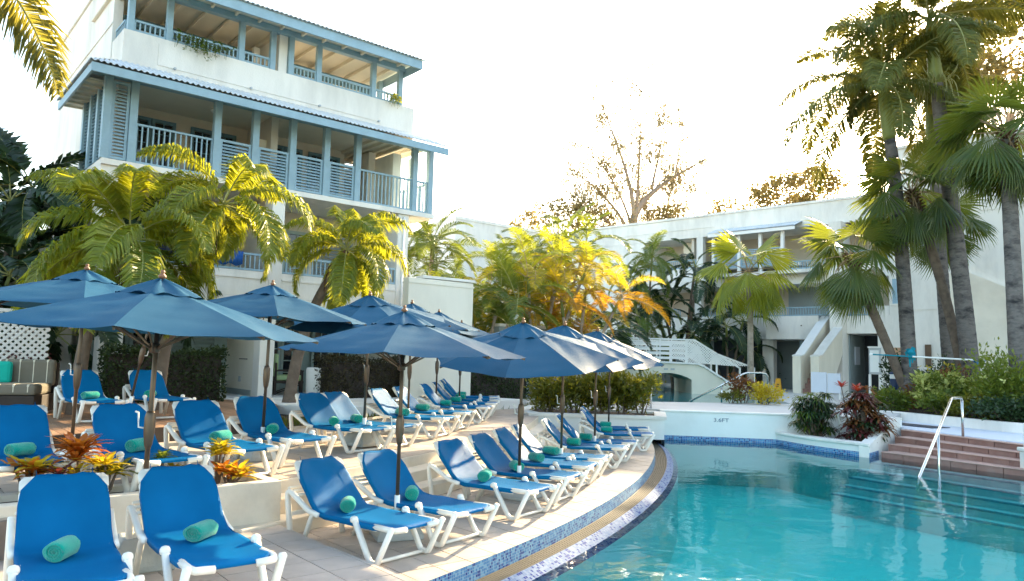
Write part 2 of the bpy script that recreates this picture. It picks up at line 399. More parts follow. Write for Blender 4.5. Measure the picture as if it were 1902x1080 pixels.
# lower deck: slab, tiles, mosaic riser, gutter, sloping mosaic rim
slab = arc(27.5, -62, 1.5, 60)+arc(24.0, 1.5, -62, 40)
structure('deck_slab', MB().prism(slab, -1.3, -.012), 'grout')
lower = tag(bpy.data.objects.new('poolside_deck', None), kind='structure'); C.objects.link(lower)
outer = [(CX0, CY0)]+arc(27.55, -85, 1.5, 120)
lay_tiles(lower, 'tile', 'deck_tile', GRID, (-2.42, 8.1), .37, .37, outer, 0.0, keep=lambda x, y: hypot(x-CX0, y-CY0) > 25.2 and y > 3.0 and atan2(y-CY0, x-CX0) > R(-37), gap=.012)
b, uv = ring_face(27.555, .002, 27.565, -.16, -62, 1.5); structure('pool_kerb', b, 'mosaic', uv=uv)
b, uv = ring_face(27.56, -.16, 27.80, -.185, -62, 1.5); structure('gutter_channel', b, 'grout')
gut = MB()
for k in range(7):
    r = 27.585+k*.0335
    for i in range(90):
        a, c = -62+63.5*i/90, -62+63.5*(i+1)/90
        p, q, p2, q2 = pol(r, a), pol(r, c), pol(r+.022, a), pol(r+.022, c)
        gut.add([(*p,-.15),(*q,-.15),(*q2,-.152),(*p2,-.152),(*p,-.165),(*q,-.165),(*q2,-.165),(*p2,-.165)], [(3,2,1,0),(0,1,5,4),(2,3,7,6)])
for i in range(0, 420):
    a = -60+61*i/420; gut.beam((*pol(27.585, a), -.156), (*pol(27.80, a), -.156), .01, .010)
structure('gutter_grating', gut, 'grating')
b, uv = ring_face(27.81, -.135, 28.03, -.245, -62, 1.5); structure('pool_rim', b, 'mosaic_pale', uv=uv)
b, uv = ring_face(27.80, -.185, 27.81, -.135, -62, 1.5); structure('pool_rim', b, 'mosaic_pale', uv=uv)

# curved steps up to the middle deck
for k, (r, z) in enumerate(((25.35, .16), (25.05, .32), (24.76, .47))):
    structure('deck_step', MB().prism(arc(r, -33.0, 2.5, 70)+arc(24.3, 2.5, -33.0, 50), -.01, z), 'cream_concrete', bevel=.012)
mid = tag(bpy.data.objects.new('middle_deck', None), kind='structure'); C.objects.link(mid)
structure('deck_slab', MB().prism(arc(24.7, -44, 4.5, 60)+arc(20.3, 4.5, -44, 40), -.4, .458), 'grout')
outer2 = [(CX0, CY0)]+arc(24.75, -85, 4, 120)
lay_tiles(mid, 'tile', 'deck_tile', GRID, (-2.42, 8.1), .46, .46, outer2, .48,
          keep=lambda x, y: hypot(x-CX0, y-CY0) > 20.4 and atan2(y-CY0, x-CX0) > R(-37.5), gap=.012)

# wooden deck
wood = tag(bpy.data.objects.new('wooden_deck', None), kind='structure'); C.objects.link(wood)
wedge = [(-13.5, 6.5)]+[p for p in arc(20.72, -44, -20, 40)]+[(-5.6, 18.2), (-7.6, 19.2), (-14, 13.5)]
lay_tiles(wood, 'plank', 'deck_plank', R(40.0), (-6, 11), .145, 2.6, wedge, .72, gap=.009, th=.03, stagger=.37, jit=.002)
structure('deck_joists', MB().prism(wedge, .40, .672), 'dark_wood')
b, uv = ring_face(20.735, .715, 20.735, .47, -44, -20); structure('deck_fascia', b, 'dark_wood')
structure('patio', MB().prism([(-5.75,18.0),(-4.2,16.9),(-2.9,18.1),(.4,22.2),(-1.5,23.5),(-7.6,19.4)], .3, .735), 'stucco', bevel=.02)
structure('lawn_soil', MB().prism([(-5.1,14.2),(-4.3,14.2),(-1.6,21.8),(1.4,26.0),(.2,26.2),(-5.5,18.0)], .3, .50), 'soil')
g = MB()
for i in range(2600):
    t = rnd.random(); x = -5.0+t*5.4+rnd.uniform(-.5, .5); y = 14.6+t*9.2+rnd.uniform(-.9, .9); h = rnd.uniform(.05, .16)
    a = rnd.uniform(0, 6.3); c, s_ = cos(a)*.012, sin(a)*.012
    g.add([(x-c,y-s_,.49),(x+c,y+s_,.49),(x+rnd.uniform(-.05,.05),y+rnd.uniform(-.05,.05),.49+h)], [(0,1,2)])
tag(g.build('grass', 'grass_blade'), 'strip of sunlit grass behind the middle row of loungers', 'grass', kind='stuff')

# front platform with its tiles
plat = [(-2.42,8.12),(-.72,6.22),(-.35,5.2),(-.6,2.6),(-9,2.6),(-8.6,3.0)]
plat = [(-8.6,2.6),(-.5,2.6),(-.30,4.6),(-.72,6.22),(-2.42,8.12),(-8.0,3.45)]
structure('platform_slab', MB().prism(plat, -.9, .118), 'grout')
pf = tag(bpy.data.objects.new('front_platform', None), kind='structure'); C.objects.link(pf)
lay_tiles(pf, 'tile', 'platform_tile', GRID, (-2.40, 8.12), .375, .375, plat, .13, keep=lambda x, y: y > 3.2 and x > -5.5, gap=.009)

# planter along the front platform
pu = V((-1.30,-1.11)).normalized(); pn = V((-pu.y, pu.x))*-1    # pu runs left, pn away from the camera
if pn.y < 0: pn = -pn
P0 = V((-2.41, 8.17))
def pl(s, t): q = P0+pu*s+pn*t; return (q.x, q.y)
pt = thing('concrete_planter', 'long cream concrete planter wall behind the two nearest loungers', 'planter', (0,0,0))
MB().prism([pl(0,0),pl(0,.16),pl(7,.16),pl(7,0)], .0, .575).build('front_wall', 'cream_concrete', pt, bevel=.012)
MB().prism([pl(.0,.64),pl(.0,.78),pl(7,.78),pl(7,.64)], .3, .56).build('back_kerb', 'cream_concrete', pt, bevel=.012)
MB().prism([pl(0,.163),pl(0,.637),pl(.14,.637),pl(.14,.163)], .0, .572).build('end_wall', 'cream_concrete', pt, bevel=.012)
MB().prism([pl(.143,.163),pl(.143,.637),pl(7,.637),pl(7,.163)], .1, .50).build('soil', 'soil', pt)

# pool end wall, coping, raised planter, steps
W0, W1 = (4.25, 20.97), (10.42, 20.03)
def wl(t, off, z):
    d = V((W1[0]-W0[0], W1[1]-W0[1])).normalized(); n = V((-d.y, d.x)); q = V(W0)+(V(W1)-V(W0))*t+n*off; return (q.x, q.y, z)
ew = thing('pool_end_wall', 'white pool end wall marked 3.6FT with a blue mosaic waterline', 'wall')
p = [wl(0,0,0)[:2], wl(1,0,0)[:2], wl(1,.3,0)[:2], wl(0,.3,0)[:2]]
MB().prism(p, -1.4, .555).build('wall_face', 'pool_wall_paint', ew)
p = [wl(-.01,-.03,0)[:2], wl(1,-.03,0)[:2], wl(1,.32,0)[:2], wl(-.01,.32,0)[:2]]
MB().prism(p, .558, .605).build('coping', 'stucco', ew, bevel=.015)
def strip(a, c, z0, z1, off=.004):
    a, c = V(a), V(c); d = (c-a).normalized(); n = V((d.y, -d.x)); L_ = (c-a).length
    q = [a+n*off, c+n*off]
    b = MB().add([(q[0].x,q[0].y,z0),(q[1].x,q[1].y,z0),(q[1].x,q[1].y,z1),(q[0].x,q[0].y,z1)], [(0,1,2,3)])
    return b, [(0,0),(L_,0),(L_,z1-z0),(0,z1-z0)]
b, uv = strip(W0, (7.25,20.51), -.34, -.085); b.build('waterline_tiles', 'mosaic_line', ew, uv=uv)
cu = bpy.data.curves.new('depth_marking', 'FONT'); cu.body = '3.6FT'; cu.size = .145; cu.extrude = .002; cu.align_x = 'CENTER'
cu.materials.append(MATS['marking_paint']); fo = bpy.data.objects.new('depth_marking', cu); C.objects.link(fo); fo.parent = ew
q = wl(.255, -.008, .33); fo.location = q; fo.rotation_euler = (R(90), 0, atan2(W1[1]-W0[1], W1[0]-W0[0])); fo.scale = (1.25, 1, 1)

structure('upper_terrace', MB().prism([(-1.2,23.8),(4.26,21.28),(10.4,20.36),(12.0,23.0),(11.0,25.6),(9.6,25.9),(4.5,25.15),(-.6,26.8)], .0, .596), 'paving')
structure('upper_terrace', MB().prism([(9.6,25.91),(11.0,25.61),(14.5,30),(19,40),(22,52),(6,55),(12.2,38)], .0, .62), 'paving')
structure('upper_pool_water', MB().prism([(-2,26.9),(4.5,25.17),(9.58,25.93),(12.1,38),(5,55),(-4,55)], .3, .52), 'upper_water')
tk = MB().beam((8.3,34.6,.62),(11.4,36.5,.62),.06,.24)
tag(tk.build('upper_pool_kerb', 'mosaic_line', uv=[(v[0], v[2]) for v in tk.v]), kind='structure')

rp = thing('raised_planter', 'white raised planter with a rounded lip jutting into the pool', 'planter')
A1, B1, D1 = (7.25,20.50), (8.52,17.86), (10.36,20.0)
front = []
for i in range(11):
    t = i/10; x = A1[0]+(B1[0]-A1[0])*t; y = A1[1]+(B1[1]-A1[1])*t; k = .16*sin(pi*t); front.append((x-.9*k, y-.43*k))
inn = [(x+.20, y+.12) for x, y in front]
def side_t(t, o): return (B1[0]+(D1[0]-B1[0])*t-.76*o, B1[1]+(D1[1]-B1[1])*t+.65*o)
MB().prism(front+[(B1[0]+.05,B1[1]+.28)]+inn[-2::-1], -1.4, .055).build('front_wall', 'pool_wall_paint', rp)
lipo = [(x-.045, y-.03) for x, y in front]
MB().prism(lipo+[(B1[0]+.12,B1[1]+.18), (B1[0]+.02,B1[1]+.30)]+[(x+.03, y+.02) for x, y in inn[-2::-1]], .058, .135).build('lip', 'stucco', rp, bevel=.02)
sw = MB()
prof = [(0,.06),(.05,.13),(.72,.50),(.78,.62),(1.0,.62)]
for i in range(len(prof)-1):
    (t0, z0), (t1, z1) = prof[i], prof[i+1]
    a, c, d, e = side_t(t0,0), side_t(t1,0), side_t(t1,.24), side_t(t0,.24)
    sw.add([(*a,-1.4),(*c,-1.4),(*d,-1.4),(*e,-1.4),(*a,z0),(*c,z1),(*d,z1),(*e,z0)], [(3,2,1,0),(4,5,6,7),(0,1,5,4),(1,2,6,5),(2,3,7,6),(3,0,4,7)])
sw.build('side_wall', 'stucco', rp)
MB().prism([(7.5,20.48),(8.62,18.2),(10.1,19.95)], -.9, -.02).build('soil', 'soil', rp)
q = [V(p) for p in front]
for i in range(10):
    b, uv = strip(front[i], front[i+1], -.34, -.085); b.build('waterline_tiles', 'mosaic_line', rp, uv=[(u_+i*.3, v_) for u_, v_ in uv])
b, uv = strip(B1, side_t(.26,0), -.34, -.085); b.build('waterline_tiles', 'mosaic_line', rp, uv=uv)

# terracotta pool steps
BL, BR, TL, TR = V((8.86,18.0)), V((11.4,13.9)), V((10.21,19.60)), V((11.95,13.85))
st = thing('pool_steps', 'terracotta tiled steps rising from the water to the terrace', 'steps')
for k in range(4):
    a, c = BL.lerp(TL, k/3.0*.92), BR.lerp(TR, k/3.0*.92); z = -.06+k*.135
    n = 9
    for i in range(n):
        p0, p1 = a.lerp(c, i/n), a.lerp(c, (i+1)/n-.003)
        off = V((.85,.45))*(.42 if k < 3 else .5)
        MB().prism([tuple(p0), tuple(p1), tuple(p1+off), tuple(p0+off)], z-.30, z-.022).build('riser_tile', 'terracotta', st)
    e = MB(); o2 = V((-.02,-.012)); off = V((.85,.45))*.5
    e.prism([tuple(a+o2), tuple(c+o2), tuple(c+off), tuple(a+off)], z-.020, z).build('tread', 'step_nosing', st, bevel=.006)
for k in range(5):
    a, c = BL+V((-.28,-.17))*(k+1)+V((-.1,.16)), BR+V((-.28,-.17))*(k+1); z = -.30-k*.16
    structure('underwater_step', MB().prism([tuple(a), tuple(c), tuple(c+V((2,1.2))), tuple(a+V((2,1.2)))], -1.4, z), 'underwater_step')
    structure('underwater_step', MB().prism([tuple(a+V((-.012,-.008))), tuple(c+V((-.012,-.008))), tuple(c+V((.05,.03))), tuple(a+V((.05,.03)))], z-.035, z+.004), 'step_edge_tile')
structure('steps_landing', MB().prism([(10.28,19.68),(12.1,13.6),(15.5,13.6),(13.0,18.9),(11.45,22.6),(10.5,20.4)], -.6, .375), 'mottled_board', bevel=.02)
cb = thing('garden_kerb', 'white kerb wall in front of the palm garden', 'wall')
for i, (a, c) in enumerate((((9.6,23.8),(11.5,22.75)),((11.5,22.75),(13.0,18.4)),((13.0,18.4),(14.9,13.4)))):
    MB().beam((*a,.36),(*c,.36),.26,.52).build('kerb_block', 'stucco', cb, bevel=.015)
pd = thing('stone_pedestal', 'white pedestal closing the right end of the pool steps', 'pedestal', (11.0,15.35,0))
MB().box(-.42,-.5,-.5,.25,.35,.28).build('base', 'stucco', pd, bevel=.03)
MB().box(-.45,-.53,.28,.28,.38,.36).build('ledge', 'stucco', pd, bevel=.02)
MB().box(-.36,-.44,.36,.22,.3,.86).build('top', 'stucco', pd, bevel=.02)
mt = thing('floor_mat', 'dark rubber mat lying at the left end of the steps landing', 'mat', (10.95,20.6,.379), R(-66))
MB().prism([(-.9,-.35),(.9,-.35),(.9,.35),(-.9,.35)], 0, .014).build('mat_sheet', 'slate_mat', mt)
structure('garden_soil', MB().prism([(9.7,24.0),(11.6,22.9),(13.1,18.5),(15.1,13.4),(40,10),(40,40),(20,37),(14.6,29.8)], .0, .60), 'soil')

# ================================================================== building helpers
def corrugated(x0, x1, ya, za, yb, zb, pitch=.13, amp=.022, hip=None, hip1=None):
    n = int((x1-x0)/pitch*6); b = MB()
    for i in range(n+1):
        x = x0+(x1-x0)*i/n; h = amp*sin(2*pi*(x-x0)/pitch)
        k = min(1.0, (x-x0)/hip) if hip else 1.0
        if hip1: k = min(k, (x1-x)/hip1)
        y2, z2 = ya+(yb-ya)*k, za+(zb-za)*k
        b.v += [(x, ya, za+h), (x, y2, z2+h), (x, ya, za+h-.012), (x, y2, z2+h-.012)]
    for i in range(n):
        a, c = 4*i, 4*i+4
        b.f += [(a, c, c+1, a+1), (a+2, a+3, c+3, c+2), (a, a+2, c+2, c)]
    return b
def railing(parent, x0, y0, x1, y1, z0, z1, gap=.125, m='blue_paint', r=.016):
    b = MB()
    b.beam((x0,y0,z1-.025),(x1,y1,z1-.025),.07,.05); b.beam((x0,y0,z0+.03),(x1,y1,z0+.03),.05,.05)
    for q in ((x0,y0),(x1,y1)): b.box(q[0]-.022,q[1]-.022,z0,q[0]+.022,q[1]+.022,z1-.001)
    o = b.build('balcony_railing', m, parent)
    n = max(1, int(hypot(x1-x0, y1-y0)/gap)); first = None
    for i in range(1, n):
        t = i/n; loc = (x0+(x1-x0)*t, y0+(y1-y0)*t, z0+.055)
        if first is None:
            first = MB().box(-r,-r,0,r,r,z1-z0-.105).build('baluster', m, o, loc=loc)
        else: shared('baluster', first, o, loc)
    return o
def louvers(parent, x0, x1, y, z0, z1, gap=.085, m='blue_paint'):
    f = MB().box(x0,y-.03,z0,x0+.06,y+.03,z1).box(x1-.06,y-.03,z0,x1,y+.03,z1).box(x0+.061,y-.03,z1-.06,x1-.061,y+.03,z1).box(x0+.061,y-.03,z0,x1-.061,y+.03,z0+.06)
    o = f.build('louver_panel', m, parent); first = None
    n = int((z1-z0-.14)/gap)
    for i in range(n):
        loc = ((x0+x1)/2, y, z0+.09+i*gap)
        if first is None:
            h = (x1-x0)/2-.063
            first = MB().add([(-h,-.03,.0),(h,-.03,.0),(h,.03,.055),(-h,.03,.055),(-h,-.03,-.012),(h,-.03,-.012),(h,.03,.043),(-h,.03,.043)],
                             [(0,1,2,3),(7,6,5,4),(4,5,1,0),(3,2,6,7)]).build('louver_slat', m, o, loc=loc)
        else: shared('louver_slat', first, o, loc)
    return o
def french_door(parent, x0, x1, y, z0, z1, m='white_paint', rows=4, cols=2, leaves=2, name='french_door'):
    w = (x1-x0)/leaves
    for l in range(leaves):
        a, c = x0+l*w, x0+(l+1)*w-.012; s = .09; b = MB()
        b.box(a,y-.03,z0,a+s,y+.03,z1).box(c-s,y-.03,z0,c,y+.03,z1).box(a+s+.001,y-.03,z1-.1,c-s-.001,y+.03,z1).box(a+s+.001,y-.03,z0,c-s-.001,y+.03,z0+.22)
        px0, px1, pz0, pz1 = a+s, c-s, z0+.22, z1-.1
        for i in range(1, cols): x = px0+(px1-px0)*i/cols; b.box(x-.014,y-.022,pz0,x+.014,y+.018,pz1)
        for j in range(1, rows):
            z = pz0+(pz1-pz0)*j/rows
            for i in range(cols): b.box(px0+(px1-px0)*i/cols+.0145,y-.021,z-.014,px0+(px1-px0)*(i+1)/cols-.0145,y+.017,z+.014)
        o = b.build(name, m, parent); first = None
        for i in range(cols):
            for j in range(rows):
                loc = (px0+(px1-px0)*(i+.5)/cols, y+.006, pz0+(pz1-pz0)*(j+.5)/rows)
                if first is None:
                    hx, hz = (px1-px0)/cols/2-.015, (pz1-pz0)/rows/2-.015
                    first = MB().box(-hx,-.004,-hz,hx,.004,hz).build('pane', 'window_glass', o, loc=loc)
                else: shared('pane', first, o, loc)
def post(parent, x, y, z0, z1, wd=.17, m='blue_paint', name='balcony_post'):
    return MB().box(x-wd/2,y-wd/2,z0,x+wd/2,y+wd/2,z1).build(name, m, parent, bevel=.01)

# ================================================================== hotel block on the left
LB = thing('hotel_block', 'tall white hotel block with three storeys of blue balconies and metal roofs', 'building', (-6.4,20.3,0), R(40.74))
# ---- ground floor
part('pier', 'stucco', LB, (-.40,-.02,.5,.0,.40,3.4)); part('pier', 'stucco', LB, (3.74,-.02,.5,4.12,.5,6.275)); part('pier', 'stucco', LB, (-4.25,-.02,.4,-3.75,.5,3.4))
part('partition_wall', 'cream', LB, (-.40,.41,.5,-.12,2.4,3.4)); part('partition_wall', 'stucco', LB, (3.80,.51,.5,4.10,9,8.3))
part('skirting', 'grey_blue_wall', LB, (-.425,.45,.72,-.402,2.38,.90))
part('back_wall', 'sage_paint', LB, (-4.2,2.42,.5,4.1,2.7,3.4))
part('ceiling_slab', 'stucco', LB, (-4.2,.0,3.41,3.735,2.8,3.55))
part('floor_slab', 'paving', LB, (-4.2,-.35,.3,4.1,2.41,.745))
part('beam', 'stucco', LB, (-3.745,-.01,3.05,-.405,.25,3.405)); part('beam', 'stucco', LB, (.005,-.01,2.95,3.735,.25,3.405))
louvers(LB, -1.45, -.75, 2.30, .76, 2.9, .12, 'sage_paint'); louvers(LB, -2.2, -1.48, 2.30, .76, 2.9, .12, 'sage_paint')
french_door(LB, .45, 1.95, 2.30, .76, 2.85, 'sage_paint', rows=5); french_door(LB, 2.2, 3.5, 2.30, .76, 2.85, 'sage_paint', rows=5)
french_door(LB, -3.7, -2.4, 2.30, .76, 2.85, 'sage_paint', rows=5)
part('wall_rail', 'bronze', LB, (-.44,.75,1.72,-.42,1.30,1.745)); part('socket_box', 'grey_plastic', LB, (-.425,1.2,1.1,-.402,1.32,1.25))
# ---- first floor
part('parapet', 'stucco', LB, (-4.1,-.005,3.41,-.255,.16,4.08)); part('parapet', 'stucco', LB, (.105,-.005,3.41,3.735,.16,4.08))
part('band', 'stucco', LB, (-4.1,-.03,3.88,-.255,-.006,3.925)); part('band', 'stucco', LB, (.105,-.03,3.88,3.735,-.006,3.925))
part('pier', 'stucco', LB, (-.25,-.02,3.402,.10,.5,6.275)); part('pier', 'stucco', LB, (-4.5,-.02,3.402,-4.105,.5,6.275))
part('back_wall', 'room_wall', LB, (-4.2,2.42,3.56,3.79,2.7,6.27))
part('partition_wall', 'room_wall', LB, (-.2,.51,3.56,.05,2.41,6.27))
railing(LB, -4.1, .05, -.26, .05, 4.09, 4.56); railing(LB, .11, .05, 3.73, .05, 4.09, 4.58)
french_door(LB, -3.6, -2.2, 2.33, 3.6, 5.7, 'sage_paint', rows=5); french_door(LB, .5, 1.9, 2.33, 3.6, 5.7, 'sage_paint', rows=5)
louvers(LB, 2.2, 3.5, 2.35, 3.6, 5.7, .1, 'grey_blue_wall'); louvers(LB, -1.9, -.6, 2.35, 3.6, 5.7, .1, 'grey_blue_wall')
# ---- second floor
part('balcony_slab', 'stucco', LB, (-4.5,-.10,6.28,5.02,3.6,6.42))
for x in (-4.45,-3.87,-1.86,-.84,.22,1.25,2.26,4.27,4.86): post(LB, x, .0, 6.42, 8.42, .18)
for y in (1.1,2.2,3.3): post(LB, 4.86, y, 6.42, 8.42, .16)
part('header', 'blue_paint', LB, (-4.9,-.07,8.425,4.96,.10,8.56))
railing(LB, -3.77, .0, -1.96, .0, 6.43, 7.42); railing(LB, 2.36, .0, 4.17, .0, 6.43, 7.43); railing(LB, 4.37, .0, 4.76, .0, 6.43, 7.43)
railing(LB, 4.86, .1, 4.86, 1.0, 6.43, 7.43); railing(LB, 4.86, 1.2, 4.86, 2.1, 6.43, 7.43)
for a, c in ((-1.76,-.94),(-.74,.12),(.32,1.15),(1.35,2.16)): louvers(LB, a, c, .0, 6.45, 7.46, .085)
louvers(LB, -4.35, -3.97, .0, 6.45, 8.35, .085); 
part('back_wall', 'room_wall', LB, (-4.2,2.42,6.43,3.10,2.7,8.84)); part('end_wall', 'stucco', LB, (3.55,1.6,6.43,3.79,2.6,8.5))
part('partition_wall', 'room_wall', LB, (-.15,.6,6.43,.05,2.41,8.7)); part('lamp_box', 'cream', LB, (-.36,.9,7.7,-.155,1.1,7.95))
part('ceiling', 'soffit', LB, (-4.15,.11,8.58,4.8,3.6,8.66))
french_door(LB, -3.5, -2.2, 2.33, 6.45, 8.3, 'dark_blue_paint', rows=5); french_door(LB, -1.8, -.5, 2.33, 6.45, 8.3, 'dark_blue_paint', rows=5)
french_door(LB, .4, 1.6, 2.33, 6.45, 8.3, 'dark_blue_paint', rows=5); french_door(LB, 1.8, 2.9, 2.33, 6.45, 8.3, 'dark_blue_paint', rows=5)
for i in range(6): part('ceiling_beam', 'soffit', LB, (3.0+i*.34,.12,8.48,3.06+i*.34,3.5,8.578))
louvers(LB, 3.3, 3.75, 2.9, 6.45, 8.4, .09, 'white_paint')
# ---- lower canopy roof, with its return along the left flank
corrugated(-5.05, 4.98, -.95, 8.43, .0, 8.88, hip=.85, hip1=.5).build('roof', 'roof_metal', LB, smooth=True)
part('fascia', 'blue_paint', LB, (-5.0,-.92,8.17,4.92,-.87,8.375)); 
MB().add([(-4.99,-.865,8.30),(4.9,-.865,8.30),(4.9,-.075,8.60),(-4.99,-.075,8.60),(-4.99,-.865,8.28),(4.9,-.865,8.28),(4.9,-.075,8.57),(-4.99,-.075,8.57)],
         [(0,1,2,3),(7,6,5,4),(0,4,5,1),(1,5,6,2),(2,6,7,3),(3,7,4,0)]).build('eave_soffit', 'soffit', LB)
rb = corrugated(-.95, 3.0, .0, 8.43, .85, 8.88, hip=.95)
rb.v = [(-5.05+v[1], v[0], v[2]) for v in rb.v]; rb.f = [f[::-1] for f in rb.f]; rb.build('roof', 'roof_metal', LB, smooth=True)
part('fascia', 'blue_paint', LB, (-5.0,-.865,8.17,-4.95,2.95,8.375)); part('eave_soffit', 'soffit', LB, (-4.945,.12,8.3,-4.21,2.9,8.34))
for i in range(7): MB().beam((-4.93,.2+i*.42,8.27),(-4.2,.2+i*.42,8.29),.05,.06).build('rafter', 'soffit', LB)
for y in (.7,1.5,2.3): post(LB, -4.45, y, 6.42, 8.3, .16)
louvers_side = MB()
for i in range(22): louvers_side.beam((-4.45,.05,6.5+i*.085),(-4.45,2.3,6.5+i*.085),.05,.03)
louvers_side.build('side_louvers', 'dark_blue_paint', LB)['kind'] = 'stuff'
# ---- third floor
part('parapet', 'stucco', LB, (-4.2,.0,8.60,4.17,.17,9.70)); part('parapet', 'stucco', LB, (-4.2,.171,8.60,-4.05,1.15,9.70)); part('parapet', 'stucco', LB, (4.02,.171,8.60,4.17,3.6,9.70))
part('parapet_panel', 'stucco', LB, (-3.4,-.018,9.0,2.9,-.002,9.56))
part('floor_slab', 'stucco', LB, (-4.04,.175,8.70,4.01,3.6,8.83))
for x in (-4.05,-3.16,-1.32,-.45,.08,.93,2.73,3.68): post(LB, x, .09, 9.701, 10.80, .15)
part('wall_fin', 'stucco', LB, (-.26,.10,9.702,-.02,2.4,10.8))
part('header', 'blue_paint', LB, (-4.2,.0,10.80,3.80,.18,10.96))
for a, c in ((-3.95,-3.25),(-3.07,-1.41),(-1.23,-.54),(.17,.84),(1.02,2.64),(2.82,3.59)): railing(LB, a, .09, c, .09, 9.72, 10.02, .11)
railing(LB, -4.12, .25, -4.12, 1.1, 9.72, 10.02, .11)
for y in (1.3,2.5): post(LB, 3.68, y, 9.701, 10.80, .15)
railing(LB, 3.68, .18, 3.68, 1.2, 9.72, 10.02, .11); railing(LB, 3.68, 1.4, 3.68, 2.4, 9.72, 10.02, .11)
part('back_wall', 'cream', LB, (-4.19,2.42,8.84,2.6,2.7,11.2)); part('beam', 'dark_blue_paint', LB, (-4.1,1.6,10.45,3.6,1.72,10.70))
french_door(LB, -2.9, -1.6, 2.33, 8.86, 10.6, 'dark_blue_paint', rows=5); french_door(LB, .5, 1.8, 2.33, 8.86, 10.6, 'dark_blue_paint', rows=5)
part('ceiling', 'soffit', LB, (-4.3,-.80,10.97,3.9,3.4,11.02))
for i in range(13): part('ceiling_beam', 'soffit', LB, (-4.1+i*.63,-.78,10.88,-4.04+i*.63,-.01,10.965)); part('ceiling_beam', 'soffit', LB, (-4.1+i*.63,.19,10.86,-4.04+i*.63,3.3,10.965))
for u_ in (-3.0,-1.05,.95,2.9): MB().lathe([(.035,0),(.035,.05),(.028,.08)], 10).build('drain_spout', 'grey_plastic', LB, smooth=False, loc=(u_,-.02,9.0)).rotation_euler = (R(90),0,0)
for u_ in (-1.6,1.75): MB().lathe([(.05,0),(.09,.03),(.09,.06),(.05,.10)], 12).build('ceiling_lamp', 'white_paint', LB, smooth=True, loc=(u_,1.1,8.47))
MB().tube([(3.93,-.06,.75),(3.93,-.06,6.2)], .035, 8).build('downpipe', 'white_paint', LB, smooth=True)
sp = MB().box(-.62,1.0,10.15,-.44,1.18,10.62); sp.build('wall_speaker', 'white_paint', LB, bevel=.02)
part('fascia', 'blue_paint', LB, (-4.3,-.90,10.64,3.80,-.85,10.90)); part('fascia', 'blue_paint', LB, (3.802,-.90,10.64,3.85,3.4,10.90))
corrugated(-4.35, 3.92, -.97, 10.93, 3.6, 12.2).build('roof', 'roof_metal', LB, smooth=True)
# ---- flank, rear mass
part('flank_wall', 'stucco', LB, (-4.22,1.16,6.43,-4.0,8.6,11.82)); part('flank_wall', 'stucco', LB, (-4.22,3.4,.4,-4.0,8.6,6.42))
part('coping', 'stucco', LB, (-4.27,1.12,11.83,-3.95,8.65,11.98)); part('groove_band', 'stucco', LB, (-4.245,1.17,10.2,-4.222,8.58,10.24))
part('rear_mass', 'stucco', LB, (-3.99,3.7,.4,3.79,8.6,10.4))
tag(MB().box(0,0,0,3.4,6,4.0).build('side_annexe', 'stucco', bevel=.03, loc=(-14.2,20.2,.4), rz=R(40.74)), 'low white annexe wall behind the dark broad-leaved palms', 'building')
an = thing('arcade', 'white arcade with square columns at the left edge behind palms', 'building', (-13.6,17.6,0), R(40.74))
for i in range(4): part('column', 'stucco', an, (i*1.25,-.2,.4,i*1.25+.35,.15,4.2))
part('roof_slab', 'stucco', an, (-.3,-.4,4.21,5.2,2.2,4.55)); part('back_wall', 'stucco', an, (-.2,1.9,.4,5.0,2.1,4.2))
# plants spilling over the parapet
def trailing(loc, label, n, spread, drop, m='leaf_green'):
    t = thing('hanging_plant', label, 'plant', loc, R(40.74)); b = MB()
    for i in range(n):
        x = rnd.gauss(0, spread); z = rnd.uniform(.05, .25); y = rnd.uniform(-.12, .02); L_ = rnd.uniform(.3, 1)*drop*math.exp(-(x/spread)**2*.5)
        p = [(x, y, z-.25), (x+rnd.uniform(-.05,.05), y-.12, z), (x+rnd.uniform(-.1,.1), y-.16, z-L_)]
        b.tube(p, .004, 3)
        for k in range(14):
            s_ = rnd.random(); q = V(p[1]).lerp(V(p[2]), s_); a = rnd.uniform(0, 6.3); w_ = rnd.uniform(.02, .05)
            d = V((cos(a), sin(a)*.6, rnd.uniform(-.6,.5)))*w_*2; e = V((-sin(a), cos(a), .3))*w_*.5
            b.add([q, q+d*.5+e, q+d, q+d*.5-e], [(0,1,2,3)])
    b.build('foliage', m, t)['kind'] = 'stuff'
def lbp(x, y, z): c, s_ = cos(R(40.74)), sin(R(40.74)); return (-6.4+x*c-y*s_, 20.3+x*s_+y*c, z)
trailing(lbp(-2.45,-.02,9.74), 'bright green plant hanging over the top balcony wall near the left', 46, .34, .62)
trailing(lbp(3.25,-.02,9.74), 'small yellow-green plant drooping over the right end of the top balcony', 24, .22, .28, 'leaf_gold')
# towels drying on the first-floor rail
def rail_towel(x0, x1, m, label):
    b = MB(); n = 14
    for i in range(n+1):
        x = x0+(x1-x0)*i/n; k = .012*sin(i*1.7)+.01*sin(i*.6)
        b.v += [(x, .02-.055+k, 4.20+.03*sin(i)), (x, -.045+k*.4, 4.575), (x, .105, 4.575), (x, .12+k, 4.30)]
    for i in range(n):
        a = 4*i
        for j in range(3): b.f.append((a+j, a+4+j, a+5+j, a+j+1))
    o = b.build('drying_towel', m, smooth=True, loc=(-6.4,20.3,0), rz=R(40.74))
    s_ = o.modifiers.new('thick', 'SOLIDIFY'); s_.thickness = .012
    tag(o, label, 'towel', 'towels drying on the balcony rail')
rail_towel(-3.30, -2.78, 'navy_towel', 'navy towel bundled over the first-floor balcony rail')
rail_towel(-2.70, -2.25, 'blue_towel', 'short blue towel on the balcony rail beside the navy one')
rail_towel(-1.75, -1.00, 'blue_towel', 'wide blue towel hanging on the balcony rail left of the white pier')

